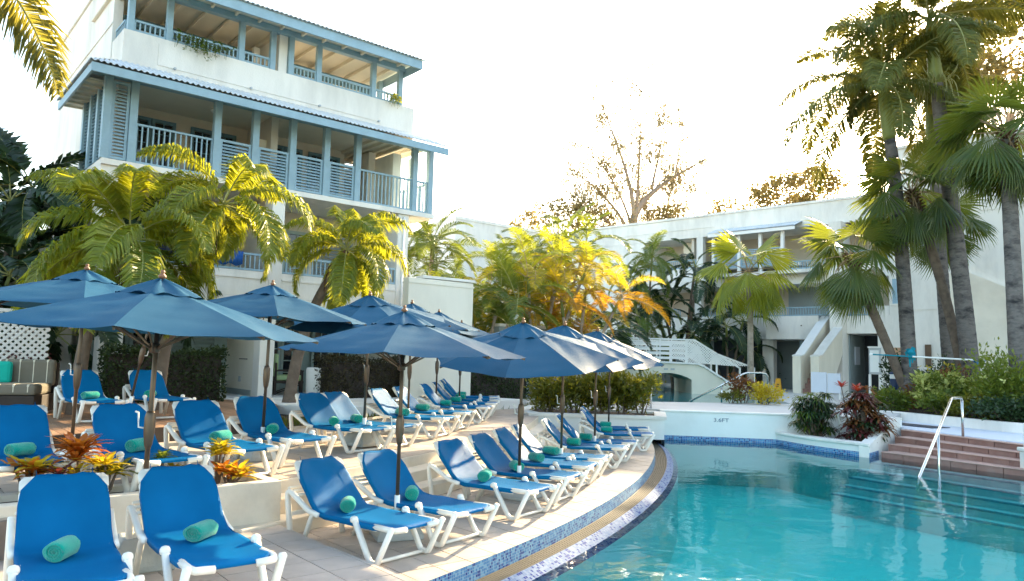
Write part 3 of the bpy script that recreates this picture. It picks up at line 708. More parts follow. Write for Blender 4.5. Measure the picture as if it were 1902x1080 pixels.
# ================================================================== beige garden wall, far white block
gw = thing('garden_wall', 'cream rendered garden wall joining the hotel block behind the parasols', 'wall')
MB().beam((-3.06,21.42,2.1),(-1.28,22.96,2.1),.3,4.16).build('wall_face', 'cream', gw, bevel=.02)
MB().beam((-3.06,21.42,4.05),(-1.27,22.97,4.05),.34,.05).build('band', 'cream', gw)
MB().beam((-2.7,21.8,4.24),(-1.24,22.98,4.24),.36,.08).build('coping', 'stucco', gw, bevel=.01)
MB().beam((-.5,25.6,1.7),(3.6,29.0,1.7),.3,2.6).build('low_wall', 'grey_blue_wall', gw, bevel=.02)
MB().beam((-.5,25.6,3.05),(3.6,29.0,3.05),.36,.10).build('low_coping', 'stucco', gw, bevel=.01)
fb = thing('white_block', 'plain windowless white block rising behind the yellow palms', 'building')
MB().prism([(-4.4,45.9),(-3.52,45.0),(6.0,53.5),(2,60),(-9,56)], .4, 10.28).build('wall', 'stucco', fb)
MB().prism([(-4.45,45.93),(-3.52,44.93),(6.1,53.5),(2,60.1),(-9.1,56)], 10.281, 10.5).build('coping', 'stucco', fb, bevel=.03)
MB().beam((-3.50,44.97,8.2),(5.9,53.4,8.2),.05,.05).build('groove_band', 'stucco', fb)

# ================================================================== hotel wing on the right
RB = thing('hotel_wing', 'long white three-storey hotel wing with blue balcony rails and outside stair', 'building', (8.76,44.0,0), R(-43.26))
def rp_(name, m, *bx, bevel=0.0): return part(name, m, RB, *bx, bevel=bevel)
rp_('roof_parapet', 'stucco', (-7,-.02,9.05,12.70,.3,10.20)); rp_('coping', 'stucco', (-7.1,-.08,10.205,12.72,.45,10.33))
rp_('groove_band', 'stucco', (-7,-.045,9.55,3.5,-.022,9.60))
rp_('roof_deck', 'stucco', (-7,.31,10.0,12.69,9,10.15))
# left bay: two open galleries
rp_('end_pier', 'stucco', (-7,-.01,.3,-1.10,.6,9.045)); rp_('gallery_wall', 'stucco', (-1.09,-.01,6.13,3.8,.2,7.30)); rp_('gallery_wall', 'stucco', (-1.09,-.01,3.26,6.7,.2,4.50))
rp_('band', 'stucco', (-1.09,-.035,3.62,6.69,-.012,3.67)); rp_('band', 'stucco', (-1.09,-.035,6.5,3.79,-.012,6.55))
rp_('gallery_floor', 'stucco', (-1.09,.21,7.1,8.3,2.5,7.28)); rp_('gallery_floor', 'stucco', (-1.09,.21,4.2,8.3,2.5,4.38)); rp_('gallery_ceiling', 'stucco', (-1.09,.21,9.06,8.3,2.5,9.2)); rp_('gallery_ceiling', 'stucco', (-1.09,.21,6.14,8.3,2.5,6.3))
rp_('back_wall', 'room_wall', (-1.1,2.51,.3,13,2.8,9.9))
rp_('cross_wall', 'room_wall', (1.95,.22,7.29,2.1,2.5,9.05)); rp_('cross_wall', 'room_wall', (1.9,.22,4.39,2.05,2.5,6.13))
rp_('rear_mass', 'stucco', (-7,2.81,.3,12.6,9,9.98)); rp_('end_wall', 'stucco', (-1.3,.61,.3,-1.11,2.80,9.9))
rp_('hanging_blind', 'cream', (.85,1.2,8.35,1.9,1.26,9.0))
railing(RB, -1.05, .08, 2.3, .08, 7.31, 7.80, .13); railing(RB, -1.05, .08, 1.3, .08, 4.51, 4.98, .13)
french_door(RB, .9, 1.9, 2.45, 7.3, 8.7, 'blue_paint', rows=4)
rp_('pier', 'stucco', (2.3,-.02,4.501,2.7,.3,6.125)); rp_('pier', 'stucco', (2.4,-.02,7.301,2.8,.3,9.045))
# middle bay with metal canopy and louvers
corrugated(3.6, 8.5, -1.0, 9.02, -.03, 9.36, .14, .022).build('canopy_roof', 'roof_metal', RB, smooth=True)
rp_('canopy_fascia', 'white_paint', (3.62,-.98,8.80,8.48,-.93,8.97))
rp_('balcony_floor', 'stucco', (3.7,-.75,6.60,9.95,.19,6.76)); 
for x in (3.8,5.3,6.5,7.7): post(RB, x, -.62, 6.77, 8.80, .17, 'white_paint')
louvers(RB, 5.4, 6.4, -.62, 7.05, 8.0, .1, 'blue_paint'); louvers(RB, 6.6, 7.6, -.62, 7.05, 8.0, .1, 'blue_paint'); louvers(RB, 3.9, 5.2, -.62, 7.05, 8.0, .1, 'blue_paint')
railing(RB, 7.8, -.62, 9.9, -.62, 6.78, 7.20, .13); railing(RB, 10.7, .05, 12.6, .05, 7.15, 7.60, .13)
rp_('spandrel', 'stucco', (3.8,-.02,6.10,9.94,.18,6.59))
french_door(RB, 7.2, 8.2, 2.45, 4.4, 6.0, 'blue_paint', rows=4); french_door(RB, 8.4, 9.3, 2.45, 4.4, 6.0, 'dark_blue_paint', rows=4)
rp_('bay_wall', 'grey_blue_wall', (6.75,2.3,4.39,10.0,2.44,6.13))
railing(RB, 2.75, .08, 6.7, .08, 4.51, 4.95, .13); railing(RB, 6.75, -.40, 9.6, -.40, 4.42, 4.86, .13); railing(RB, 9.6, -.40, 9.95, .5, 4.42, 4.86, .13)
rp_('balcony_parapet', 'stucco', (6.71,-.50,3.22,9.4,-.32,4.40)); rp_('balcony_parapet', 'stucco', (6.71,-.315,3.22,6.9,.2,4.40)); rp_('balcony_floor', 'stucco', (6.91,-.315,3.22,9.9,2.4,3.36))
rp_('pipe_cap', 'bronze', (8.55,-.53,3.88,8.61,-.505,3.94))
# ground floor openings
rp_('ground_wall', 'stucco', (-7,-.01,.3,-1.1,.3,3.25)); rp_('ground_pier', 'stucco', (2.2,-.02,.3,2.9,.4,3.255)); rp_('ground_pier', 'stucco', (6.3,-.02,.3,6.9,.4,3.215))
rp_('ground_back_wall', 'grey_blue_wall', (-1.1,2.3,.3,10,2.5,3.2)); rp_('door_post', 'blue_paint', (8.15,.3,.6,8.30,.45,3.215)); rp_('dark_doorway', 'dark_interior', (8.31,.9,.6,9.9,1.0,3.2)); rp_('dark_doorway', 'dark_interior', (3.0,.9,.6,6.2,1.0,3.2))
# tall pier and recessed stair tower
rp_('tall_pier', 'stucco', (10.02,-.6,.3,10.62,.6,9.04)); rp_('tower_wall', 'stucco', (10.63,-.02,3.52,12.69,.18,4.38)); rp_('tower_wall', 'stucco', (10.63,-.02,6.27,12.69,.18,7.14)); rp_('tower_wall', 'stucco', (12.60,-.02,4.381,12.69,.18,6.265)); rp_('tower_wall', 'stucco', (12.05,-.02,.3,12.69,.18,3.515)); rp_('tower_wall', 'stucco', (12.03,-.015,4.382,12.59,.17,4.84))
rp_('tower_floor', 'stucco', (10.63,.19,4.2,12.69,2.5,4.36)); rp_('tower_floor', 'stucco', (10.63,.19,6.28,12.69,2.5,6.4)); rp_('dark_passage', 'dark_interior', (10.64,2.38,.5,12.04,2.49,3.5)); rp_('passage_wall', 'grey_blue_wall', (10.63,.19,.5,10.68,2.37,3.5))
railing(RB, 10.66, .05, 12.0, .05, 4.40, 4.86, .13)
rp_('wall_board', 'mottled_board', (10.70,.8,2.0,10.73,1.5,2.9))
# right block
rp_('block_wall', 'stucco', (12.70,-.05,.3,30,9,12.30)); rp_('block_coping', 'stucco', (12.65,-.12,12.31,30.1,9.1,12.45))
rp_('block_band', 'stucco', (15.2,-.075,8.95,30,-.052,9.0)); rp_('block_band', 'stucco', (12.72,-.075,4.60,17.4,-.052,4.66))
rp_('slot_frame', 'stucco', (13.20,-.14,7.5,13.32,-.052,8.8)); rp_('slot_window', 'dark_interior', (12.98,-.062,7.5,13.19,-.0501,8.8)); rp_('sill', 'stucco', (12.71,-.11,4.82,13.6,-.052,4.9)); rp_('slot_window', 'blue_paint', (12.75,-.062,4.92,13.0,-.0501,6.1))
o = MB().prism([(15.2,.5),(19.6,.5),(19.6,4.3),(15.95,6.2),(15.2,6.2)], 0, .25).build('stair_parapet', 'cream', RB); o.rotation_euler = (R(90),0,0); o.location = (0,-.055,0)
MB().beam((13.4,-.058,1.4),(17.5,-.058,4.3),.03,.04).build('groove_band', 'stucco', RB)
rp_('utility_panel', 'bronze', (14.1,-.12,2.0,14.35,-.052,3.0))
for z in (2.32,2.62): rp_('notice_board', 'sign_blue', (17.45,-.33,z,18.1,-.308,z+.24))
rp_('notice_sign', 'sign_tan', (12.75,-.09,2.35,13.3,-.052,2.85))
# outside stair climbing into the wing
def stair_wall(x, pr, m='cream'):
    b = MB()
    n = len(pr); 
    b.v = [(x, y, z) for y, z in pr]+[(x+.38, y, z) for y, z in pr]
    b.f = [tuple(range(n)), tuple(range(2*n-1, n-1, -1))]+[(i, n+i, n+(i+1) % n, (i+1) % n) for i in range(n)]
    b.build('stair_wall', m, RB)
    c = MB()
    for p, q in zip(pr[1:-3], pr[2:-2]): c.beam((x+.19, p[0], p[1]+.03), (x+.19, q[0], q[1]+.03), .44, .055)
    c.build('stair_capping', 'white_paint' if x < 9.6 else 'stucco', RB)
stair_wall(9.40, [(-3.6,.5),(-3.6,2.32),(-3.2,2.38),(-.6,3.98),(.1,4.35),(.1,3.0),(-2.4,.5)]); stair_wall(10.24, [(-3.6,.5),(-3.6,2.32),(-3.2,2.38),(-1.9,3.1),(-.62,3.75),(-.62,2.5),(-2.4,.5)])
for i in range(13): rp_('stair_step', 'terracotta', (9.785,-3.4+i*.29,.6,10.235,-3.4+(i+1)*.29-.003,.84+i*.24))

# ================================================================== bridge, rails and small poolside things
def clip_seg(p, q, poly):
    t0, t1 = 0.0, 1.0; d = (q[0]-p[0], q[1]-p[1])
    for i in range(len(poly)):
        a, c = poly[i], poly[(i+1) % len(poly)]; nx, ny = c[1]-a[1], -(c[0]-a[0])
        num = nx*(a[0]-p[0])+ny*(a[1]-p[1]); den = nx*d[0]+ny*d[1]
        if abs(den) < 1e-9:
            if num < 0: return None
            continue
        t = num/den
        if den > 0: t1 = min(t1, t)
        else: t0 = max(t0, t)
    if t0 >= t1: return None
    return (p[0]+d[0]*t0, p[1]+d[1]*t0), (p[0]+d[0]*t1, p[1]+d[1]*t1)
def lattice(poly, step, wd, th=.012, angles=(45, -45)):
    """crossed strips filling a ccw polygon in the xz plane"""
    b = MB(); cx = sum(p[0] for p in poly)/len(poly); cz = sum(p[1] for p in poly)/len(poly); rad = max(hypot(p[0]-cx, p[1]-cz) for p in poly)
    for k, a in enumerate(angles):
        d = (cos(R(a)), sin(R(a))); n = (-d[1], d[0]); m = int(rad/step)+1
        for i in range(-m, m+1):
            s_ = clip_seg((cx+n[0]*i*step-d[0]*rad*1.2, cz+n[1]*i*step-d[1]*rad*1.2), (cx+n[0]*i*step+d[0]*rad*1.2, cz+n[1]*i*step+d[1]*rad*1.2), poly)
            if s_ and hypot(s_[0][0]-s_[1][0], s_[0][1]-s_[1][1]) > .03:
                y = k*th*1.05; b.beam((s_[0][0], y, s_[0][1]), (s_[1][0], y, s_[1][1]), th, wd, up=(n[0], 0, n[1]))
    return b
BY = 34.0
br = thing('footbridge', 'white arched footbridge with lattice railings over the upper pool', 'bridge', (0,BY,0))
top = [(2.0,2.0),(8.47,1.84),(8.75,1.74),(9.75,1.12),(10.1,.97),(11.2,.92)]
b = MB()
af = [(6.12,.3)]+[(6.12+2.1*i/12, 1.14+.29*sin(pi*i/12)**.8) for i in range(13)]+[(8.22,.3)]
face = [(2.0,.3)]+af+[(11.2,.3)]+top[::-1]
n = len(face); b.v = [(x,0,z) for x,z in face]+[(x,3.6,z) for x,z in face]
b.f = [tuple(range(n)), tuple(range(2*n-1, n-1, -1))]+[(i, n+i, n+(i+1) % n, (i+1) % n) for i in range(n)]
b.build('arch_body', 'cream', br)
b = MB()
for p, q in zip(top, top[1:]): b.beam((p[0],-.04,p[1]+.03),(q[0],-.04,q[1]+.03),.16,.08); b.beam((p[0],3.6,p[1]+.03),(q[0],3.6,q[1]+.03),.16,.08)
b.build('edge_kerb', 'white_paint', br)
for y, nm in ((0.0, 'near'), (3.4, 'far')):
    dx = 0 if y == 0 else .35
    if True:
        o = MB().beam((2,y,3.0),(8.34+dx,y,2.94),.07,.07).beam((8.34+dx,y,2.94),(10.4+dx*5,y,1.72),.07,.07).build('handrail', 'white_paint', br)
        for x in (2.6,3.4,4.2,5.0,5.8,6.3,6.78,7.3,7.95): MB().box(x-.025,y-.025,1.9,x+.025,y+.025,2.93).build('rail_post', 'white_paint', br)
        for z in (2.72,2.5,2.28,2.06): MB().box(2,y-.012,z,7.95,y+.012,z+.10).build('rail_board', 'white_paint', br)
        x1 = 10.4+dx*5
        poly = [(7.97,1.93),(8.5,1.90),(9.6,1.22),(x1,.98),(x1,1.70),(8.34+dx,2.90),(7.97,2.92)]
        if y: poly = [(7.97,1.93),(8.8,1.90),(10.6,1.25),(x1,.98),(x1,1.68),(8.34+dx,2.90),(7.97,2.92)]
        o = lattice(poly, .085, .045).build('lattice_panel', 'white_paint', br, loc=(0,y,0)); o['kind'] = 'stuff'
        for x, z0, z1 in ((8.0,1.9,2.93),(9.35 if y == 0 else 10.0,1.3,2.35),(x1,.92,1.75)): MB().box(x-.035,y-.035,z0,x+.035,y+.035,z1).build('rail_post', 'white_paint', br)
for x in (7.05,7.35): MB().box(x-.09,-.012,1.56,x+.09,-.002,1.64).build('notice_plate', 'grey_plastic', br)

def steel_rail(name, label, pts, legs, r=.022, loc=(0,0,0)):
    t = thing(name, label, 'handrail', loc)
    MB().tube(pts, r, 10).build('top_rail', 'steel', t, smooth=True)
    for p, q in legs: MB().tube([p, q], r*.9, 10).build('upright', 'steel', t, smooth=True)
    return t
steel_rail('steel_handrail', 'steel handrail curving up beside the far upper pool and footbridge', [(6.56,27.5,.50),(8.55,27.5,1.56),(8.68,27.5,1.60),(9.2,27.5,1.61),(9.36,27.5,1.58),(9.44,27.5,1.48),(9.46,27.5,.6)], [((7.74,27.5,1.12),(7.74,27.5,.52))], .035)
steel_rail('steel_handrail', 'polished steel handrail slanting down the terracotta pool steps', [(8.0,14.85,-.45),(8.15,15.05,-.22),(10.05,17.15,1.22),(10.13,17.25,1.265),(10.25,17.35,1.27),(10.56,17.62,1.27),(10.62,17.68,1.22)], [((10.62,17.68,1.24),(10.62,17.68,.37)),((9.2,16.2,.58),(9.2,16.2,-.9))], .032)
steel_rail('steel_handrail', 'short grey upright post behind the croton hedge at the pool end', [(4.05,21.6,1.3),(4.05,21.6,.55)], [((4.05,21.6,.62),(4.05,21.6,.56))], .035)

t = thing('wet_floor_sign', 'yellow folding wet floor sign on the terrace by the stair', 'sign', (13.2,37.0,.62), R(-30))
for s_ in (-1, 1):
    MB().add([(-.17,s_*.16,0),(.17,s_*.16,0),(.11,s_*.02,.62),(-.11,s_*.02,.62),(-.17,s_*.145,0),(.17,s_*.145,0),(.11,s_*.005,.62),(-.11,s_*.005,.62)], [(0,1,2,3),(7,6,5,4),(0,4,5,1),(1,5,6,2),(2,6,7,3),(3,7,4,0)]).build('leaf', 'yellow_plastic', t)
MB().box(-.07,-.13,.22,.07,-.10,.26).box(-.05,-.11,.32,.05,-.08,.36).build('print', 'dark_interior', t)

t = thing('bollard_light', 'dark blue bollard light with a pale band among the garden shrubs', 'lamp', (13.9,27.2,.6))
MB().lathe([(.14,0),(.14,.92)], 20).build('post', 'bollard_blue', t, smooth=False); MB().lathe([(.135,.921),(.135,1.08)], 20).build('lamp_band', 'pvc', t); MB().lathe([(.15,1.081),(.15,1.14),(.10,1.17)], 20).build('cap', 'bollard_blue', t)
t = thing('meter_box', 'pale utility box on two posts in front of the passage', 'utility box', (16.0,32.9,.6), R(-40))
MB().box(-.24,-.1,1.0,.24,.1,2.15).build('body', 'grey_plastic', t, bevel=.02); MB().box(-.27,-.12,2.151,.27,.12,2.22).build('cap', 'white_paint', t)
for x in (-.22,.22): MB().box(x-.045,-.06,0,x+.045,.06,.999).build('leg', 'white_paint', t)
MB().box(-.18,-.112,1.1,.18,-.101,2.05).build('door', 'pvc', t)
t = thing('drain_pipe', 'short white bent pipe rising from the raised planter soil', 'pipe', (8.55,19.5,-.02))
MB().tube([(0,0,-.05),(0,0,.45),(-.04,0,.7),(-.16,.02,.86)], .045, 10).build('pipe', 'pvc', t, smooth=True)
t = thing('white_board', 'pair of blank white panels standing behind the dracaena shrubs', 'panel', (12.45,29.5,.62), R(-38))
MB().box(-.60,-.03,.25,-.02,.03,1.05).build('panel', 'mottled_board', t); MB().box(.02,-.03,.25,.50,.03,1.02).build('panel', 'mottled_board', t)
for x in (-.55,.0,.45): MB().box(x-.03,.031,0,x+.03,.08,1.0).build('leg', 'white_paint', t)
# skimmer pole hung between the palms, with its turquoise tie
t = thing('skimmer_pole', 'long pale blue skimmer pole tied level across the palm trunks', 'pole', (0,0,0))
SP0, SP1 = V((11.55,24.0,2.33)), V((14.6,23.55,2.22))
MB().tube([SP0, SP0.lerp(SP1,.45)], .022, 8).build('inner_pole', 'turquoise_cloth', t); MB().tube([SP0.lerp(SP1,.4), SP1], .028, 8).build('outer_pole', 'pvc', t)
MB().tube([SP0-V((.04,0,0)), SP0+V((.03,0,0))], .045, 10).build('end_cap', 'pvc', t)
MB().add([SP1+V(v) for v in ((-.1,-.1,0),(.25,-.12,-.02),(.35,-.02,.02),(.2,.05,-.04),(-.05,.02,-.06),(.05,-.1,-.16),(.2,-.08,-.15))], [(0,1,2,3,4),(0,5,6,1),(4,3,6,5),(1,6,3,2),(0,4,5)]).build('skimmer_head', 'sign_blue', t)
t = thing('knotted_cloth', 'turquoise cloth knotted round the leaning palm above the pole', 'cloth', (12.75,23.95,2.42)); b = MB()
for k in range(7):
    a = k*.9; p = V((0,0,0)); q = V((cos(a)*(.13+.08*(k % 3)), -.08+.05*sin(a), sin(a)*(.12+.07*(k % 2)))); e = V((-sin(a)*.07, .02, cos(a)*.07)); b.add([p-e*.3, q-e, q*1.05+V((0,-.03,0)), q+e, p+e*.3], [(0,1,2,3,4)])
for s_, L_ in ((-.03,.46),(.05,.33),(.12,.25)): b.add([(s_-.05,-.06,0),(s_+.05,-.06,0),(s_+.03,-.07,-L_),(s_-.02,-.07,-L_)], [(0,1,2,3)])
b.lathe([(.05,-.09),(.11,0),(.05,.09)], 8, (0,-.05,0)); b.build('cloth_folds', 'turquoise_cloth', t)

# ================================================================== daybed, fence, patio furniture
fn = thing('lattice_fence', 'white lattice fence behind the striped daybed sofa', 'fence', (-13.1,12.9,0), R(40.74))
for i in range(3):
    x = i*1.5
    o = lattice([(x+.05,.9),(x+1.45,.9),(x+1.45,2.62),(x+.05,2.62)], .095, .05).build('lattice_panel', 'white_paint', fn); o['kind'] = 'stuff'
    MB().box(x-.05,-.04,.5,x+.05,.06,2.72).build('post', 'white_paint', fn); MB().box(x+.051,-.03,2.63,x+1.449,.05,2.70).build('top_rail', 'white_paint', fn); MB().box(x+.051,-.03,.8,x+1.449,.05,.89).build('bottom_rail', 'white_paint', fn)
sf = thing('daybed_sofa', 'long dark daybed sofa with beige striped cushions on the wooden deck', 'sofa', (-9.6,13.35,.72), R(14))
MB().box(-1.6,-.55,.05,1.25,.55,.36).build('base', 'dark_wood', sf, bevel=.01); MB().box(-1.6,.56,.05,1.25,.64,.92).build('back_panel', 'dark_wood', sf, bevel=.01)
def pad(name, x0, x1, y0, y1, z0, z1, stripes, m='cushion', axis='y'):
    o = MB().box(x0,y0,z0,x1,y1,z1).build(name, m, sf, bevel=.05); n = stripes
    for i in range(n):
        x = x0+(x1-x0)*(i+.5)/n; k = .003
        MB().box(x-.02,y0-k,z0+.04,x+.02,y1-.04,z1+k).build('piping_stripe', 'cushion_stripe', o, bevel=.02)
pad('seat_cushion', -1.58, .32, -.55, .35, .365, .53, 9); pad('seat_cushion', .34, 1.24, -.52, .35, .365, .56, 4)
for i in range(3): pad('back_cushion', -1.58+i*.96, -.68+i*.96, .36, .54, .50, .98, 4)
for x, lab in ((-1.05, 'teal scatter cushion leaning at the middle of the striped sofa'), (.42, 'teal scatter cushion half hidden behind the first deck lounger')):
    tag(MB().box(-.21,-.07,-.20,.21,.07,.20).build('scatter_cushion', 'teal_cushion', bevel=.06, loc=(-9.6+x*.97-.08,13.35+x*.24+.22,1.46), rz=R(14)), lab, 'cushion', 'teal scatter cushions')
pc = thing('patio_chair', 'dark patio armchair with pale green cushions outside the glazed door', 'chair', lbp(.85,.9,.745), R(20))
MB().box(-.36,-.36,.40,.36,.36,.56).build('seat_cushion', 'green_cushion', pc, bevel=.05); MB().box(-.42,-.34,.50,-.30,.34,1.15).build('back_cushion', 'green_cushion', pc, bevel=.05)
MB().box(-.40,-.38,.33,.40,.38,.39).build('seat_frame', 'dark_wood', pc)
for x in (-.36,.36):
    for y in (-.34,.34): MB().box(x-.03,y-.03,0,x+.03,y+.03,.66 if x > 0 else .9).build('leg', 'dark_wood', pc)
for y in (-.36,.36): MB().box(-.36,y-.04,.66,.40,y+.04,.70).build('armrest', 'dark_wood', pc); MB().beam((-.33,y,.05),(.33,y,.30),.03,.03).build('cross_brace', 'dark_wood', pc)
pb = thing('white_drum_planter', 'plain white drum planter by the patio edge near the hedge', 'planter', lbp(1.35,-.15,.735))
MB().lathe([(.36,0),(.40,.05),(.42,.72),(.40,.80),(.37,.80),(.36,.70)], 28).build('drum', 'white_paint', pb, smooth=True)
pb = thing('white_drum_planter', 'white square planter box at the right end of the deck hedge', 'planter', lbp(-1.95,-.55,.72))
MB().box(-.28,-.28,0,.28,.28,.62).build('box', 'white_paint', pb, bevel=.02)

# ================================================================== loungers
def mesh_of(mb, name, m, smooth=False):
    o = mb.build(name, m, smooth=smooth); me = o.data; bpy.data.objects.remove(o); return me
def inst(name, me, parent, mtx=None, bevel=0):
    o = bpy.data.objects.new(name, me); C.objects.link(o); o.parent = parent
    if mtx is not None: o.matrix_local = mtx
    if bevel:
        b = o.modifiers.new('bevel', 'BEVEL'); b.width = bevel; b.segments = 2; b.limit_method = 'ANGLE'; b.angle_limit = R(40)
    return o
def sling_mesh(seed):
    r_ = random.Random(seed)
    # side view of the cloth, foot to head
    path = [(.865,.335),(.85,.362),(.80,.372),(.60,.366),(.35,.362),(.10,.358),(-.12,.36),(-.21,.372),(-.275,.405),(-.33,.455),(-.42,.545),(-.52,.648),(-.60,.735),(-.652,.793),(-.688,.828),(-.712,.812)]
    halfw = [.245,.245,.295,.348,.350,.350,.350,.350,.347,.344,.342,.340,.322,.262,.215,.215]
    us = [-1.0,-1.0,-.985,-.9,-.6,-.3,0,.3,.6,.9,.985,1.0,1.0]
    b = MB(); k = len(us)
    for i, ((x, z), h) in enumerate(zip(path, halfw)):
        p0 = path[max(0, i-1)]; p1 = path[min(len(path)-1, i+1)]; tx, tz = p1[0]-p0[0], p1[1]-p0[1]; L_ = hypot(tx, tz); nx, nz = (tz/L_, -tx/L_)
        if nz < 0 and i < 9: nx, nz = -nx, -nz
        if i >= 9 and nx < 0: nx, nz = -nx, -nz
        mid = i/len(path)
        for j, u in enumerate(us):
            sag = -.016*(1-u*u)*(1 if 2 < i < 13 else .2); drop = -.05 if j in (0, k-1) else (-.008 if j in (1, k-2) else 0)
            o = sag*(.7+.3*seed/2)+drop+.004*sin(i*2.3+u*5+seed*2)+(r_.gauss(0,.0035) if 0 < j < k-1 and i > 2 else 0)
            b.v.append((x+nx*o, h*u, z+nz*o))
    for i in range(len(path)-1):
        for j in range(k-1): a = i*k+j; b.f.append((a, a+1, a+k+1, a+k))
    return mesh_of(b, 'sling', 'sling', True)
RP = [(.024*cos(a)*(1.0), .030*sin(a)) for a in [pi/8+i*pi/4 for i in range(8)]]
def rleg(pts, wd=.046, th=.058):
    return MB().sweep(pts, [(-wd/2,-th*.32),(-wd*.32,-th/2),(wd*.32,-th/2),(wd/2,-th*.32),(wd/2,th*.32),(wd*.32,th/2),(-wd*.32,th/2),(-wd/2,th*.32)], up=(0,1,0))
def curve_pts(ps, n=4):
    """rounds the corners of a polyline"""
    ps = [V(p) for p in ps]; o = [ps[0]]
    for i in range(1, len(ps)-1):
        a, b_, c = ps[i-1], ps[i], ps[i+1]; r = min((a-b_).length, (c-b_).length)*.28
        p, q = b_+(a-b_).normalized()*r, b_+(c-b_).normalized()*r
        for k in range(n+1): t = k/n; o.append(p*(1-t)**2+b_*2*t*(1-t)+q*t*t)
    o.append(ps[-1]); return o
LM = {'sling%d' % i: sling_mesh(i) for i in range(4)}
for s_ in (-1, 1):
    y = s_*.366
    f = rleg(curve_pts([(.36,y,.385),(.60,y,.028),(.70,y,.028),(.885,y,.375)])); f.lathe([(.015,-.03),(.036,-.028),(.042,-.008),(.040,.008),(.030,.022),(.010,.030)], 16, (.355,y,.385))
    LM['foot%d' % s_] = mesh_of(f, 'foot_leg', 'plastic', True)
    g = rleg(curve_pts([(-.20,y*.985,.335),(-.36,y,.362),(-.74,y,.545),(-.63,y,.0)]), .046, .06); g2 = rleg(curve_pts([(-.26,y*.98,.35),(-.31,y,.30),(-.44,y,.0)]), .04, .05)
    LM['rear%d' % s_] = mesh_of(g, 'rear_leg', 'plastic', True); LM['strut%d' % s_] = mesh_of(g2, 'rear_strut', 'plastic', True)
    c = MB().sweep(curve_pts([(.60,s_*.318,.345),(.80,s_*.325,.348),(.868,s_*.305,.345),(.872,s_*.16,.338)]), [(.030*cos(a), .028*sin(a)) for a in [i*pi/4 for i in range(8)]])
    LM['corner%d' % s_] = mesh_of(c, 'corner_cap', 'plastic', True)
fr = MB(); 
side = lambda s_: curve_pts([(.62,s_*.315,.325),(-.16,s_*.315,.322),(-.30,s_*.312,.360),(-.62,s_*.312,.695)])
for s_ in (-1, 1): fr.tube(side(s_), .024, 8)
LM['frame'] = mesh_of(fr, 'side_rails', 'plastic', True)
LM['back'] = mesh_of(MB().tube(curve_pts([(-.52,-.308,.590),(-.698,-.308,.790),(-.698,.308,.790),(-.52,.308,.590)], 6), .025, 8).add([(-.60,-.335,.728),(-.655,-.335,.789),(-.70,-.30,.815),(-.70,-.18,.817),(-.60,-.29,.725),(-.60,.335,.728),(-.655,.335,.789),(-.70,.30,.815),(-.70,.18,.817),(-.60,.29,.725),(-.62,-.335,.705),(-.675,-.335,.766),(-.72,-.30,.79),(-.72,-.18,.79),(-.62,-.29,.70),(-.62,.335,.705),(-.675,.335,.766),(-.72,.30,.79),(-.72,.18,.79),(-.62,.29,.70)],[(4,3,2,1,0),(5,6,7,8,9),(10,11,12,13,14),(19,18,17,16,15),(0,1,11,10),(1,2,12,11),(2,3,13,12),(6,5,15,16),(7,6,16,17),(8,7,17,18)]), 'back_frame', 'plastic', True)
LM['slat'] = mesh_of(MB().box(-.022,-.345,-.012,.022,.345,.012), 'rear_slat', 'plastic')
LM['brace'] = mesh_of(MB().tube([(.65,-.345,.03),(.65,.345,.03)], .018, 8), 'foot_brace', 'plastic', True)
def lounger(name, label, group, foot, ang, z, rev=0):
    a = R(ang+rnd.uniform(-1.5,1.5)); x, y = foot[0]-.855*cos(a), foot[1]-.855*sin(a)
    t = thing(name, label, 'sun lounger', (x, y, z), a, group); t.scale = (1, .90, 1)
    o = inst('sling', LM['sling%d' % rnd.randrange(4)], t); m = o.modifiers.new('thick', 'SOLIDIFY'); m.thickness = .005; m.offset = -1
    inst('side_rails', LM['frame'], t); inst('back_frame', LM['back'], t)
    for s_ in (-1, 1):
        inst('foot_leg', LM['foot%d' % s_], t); inst('rear_leg', LM['rear%d' % s_], t); inst('rear_strut', LM['strut%d' % s_], t); inst('corner_cap', LM['corner%d' % s_], t)
    for p, r in (((-.735,0,.535),-25),((-.66,0,.512),-25),((-.585,0,.478),-25),((-.69,0,.28),80)): inst('rear_slat', LM['slat'], t, Matrix.Translation(p) @ Matrix.Rotation(R(r), 4, 'Y'))
    inst('foot_brace', LM['brace'], t)
    return t
def towel_mesh(seed):
    r_ = random.Random(seed); b = MB(); n = 30; rr = .078
    rings = [(-.128,.05),(-.132,.070),(-.12,.079),(-.05,.081),(.05,.080),(.12,.078),(.132,.068),(.128,.05)]
    vs = []
    for y, r in rings:
        for i in range(n):
            a = 2*pi*i/n; q = r*(.95+.10*((a/(2*pi)+.13*seed) % 1)+.03*sin(3*a+y*20+seed)+r_.uniform(-.02,.02)); vs.append((q*cos(a)*1.08, y, q*sin(a)*.93))
    fs = []
    for j in range(len(rings)-1):
        for i in range(n): fs.append((j*n+i, j*n+(i+1) % n, (j+1)*n+(i+1) % n, (j+1)*n+i))
    b.add(vs, fs)
    for s_ in (-1, 1):                                    # rolled spiral at each end
        pr = []
        for k in range(44): a = k*.42; q = .066*(1-k/46); pr.append((q*cos(a)*1.05, s_*(.123+.004*(k % 2)-.0002*k), q*sin(a)*.92))
        b.sweep(pr, [(-.006,-.010),(.006,-.010),(.006,.010),(-.006,.010)], up=(0,1,0))
        c = len(b.v); b.v.append((0, s_*.119, 0)); b.v += [(.062*cos(2*pi*i/16), s_*.123, .057*sin(2*pi*i/16)) for i in range(16)]; b.f += [(c, c+1+i, c+1+(i+1) % 16) for i in range(16)]
    b.f.append(tuple(range(0))) if False else None
    return mesh_of(b, 'rolled_towel', 'towel', True)
TW = [towel_mesh(i) for i in range(4)]
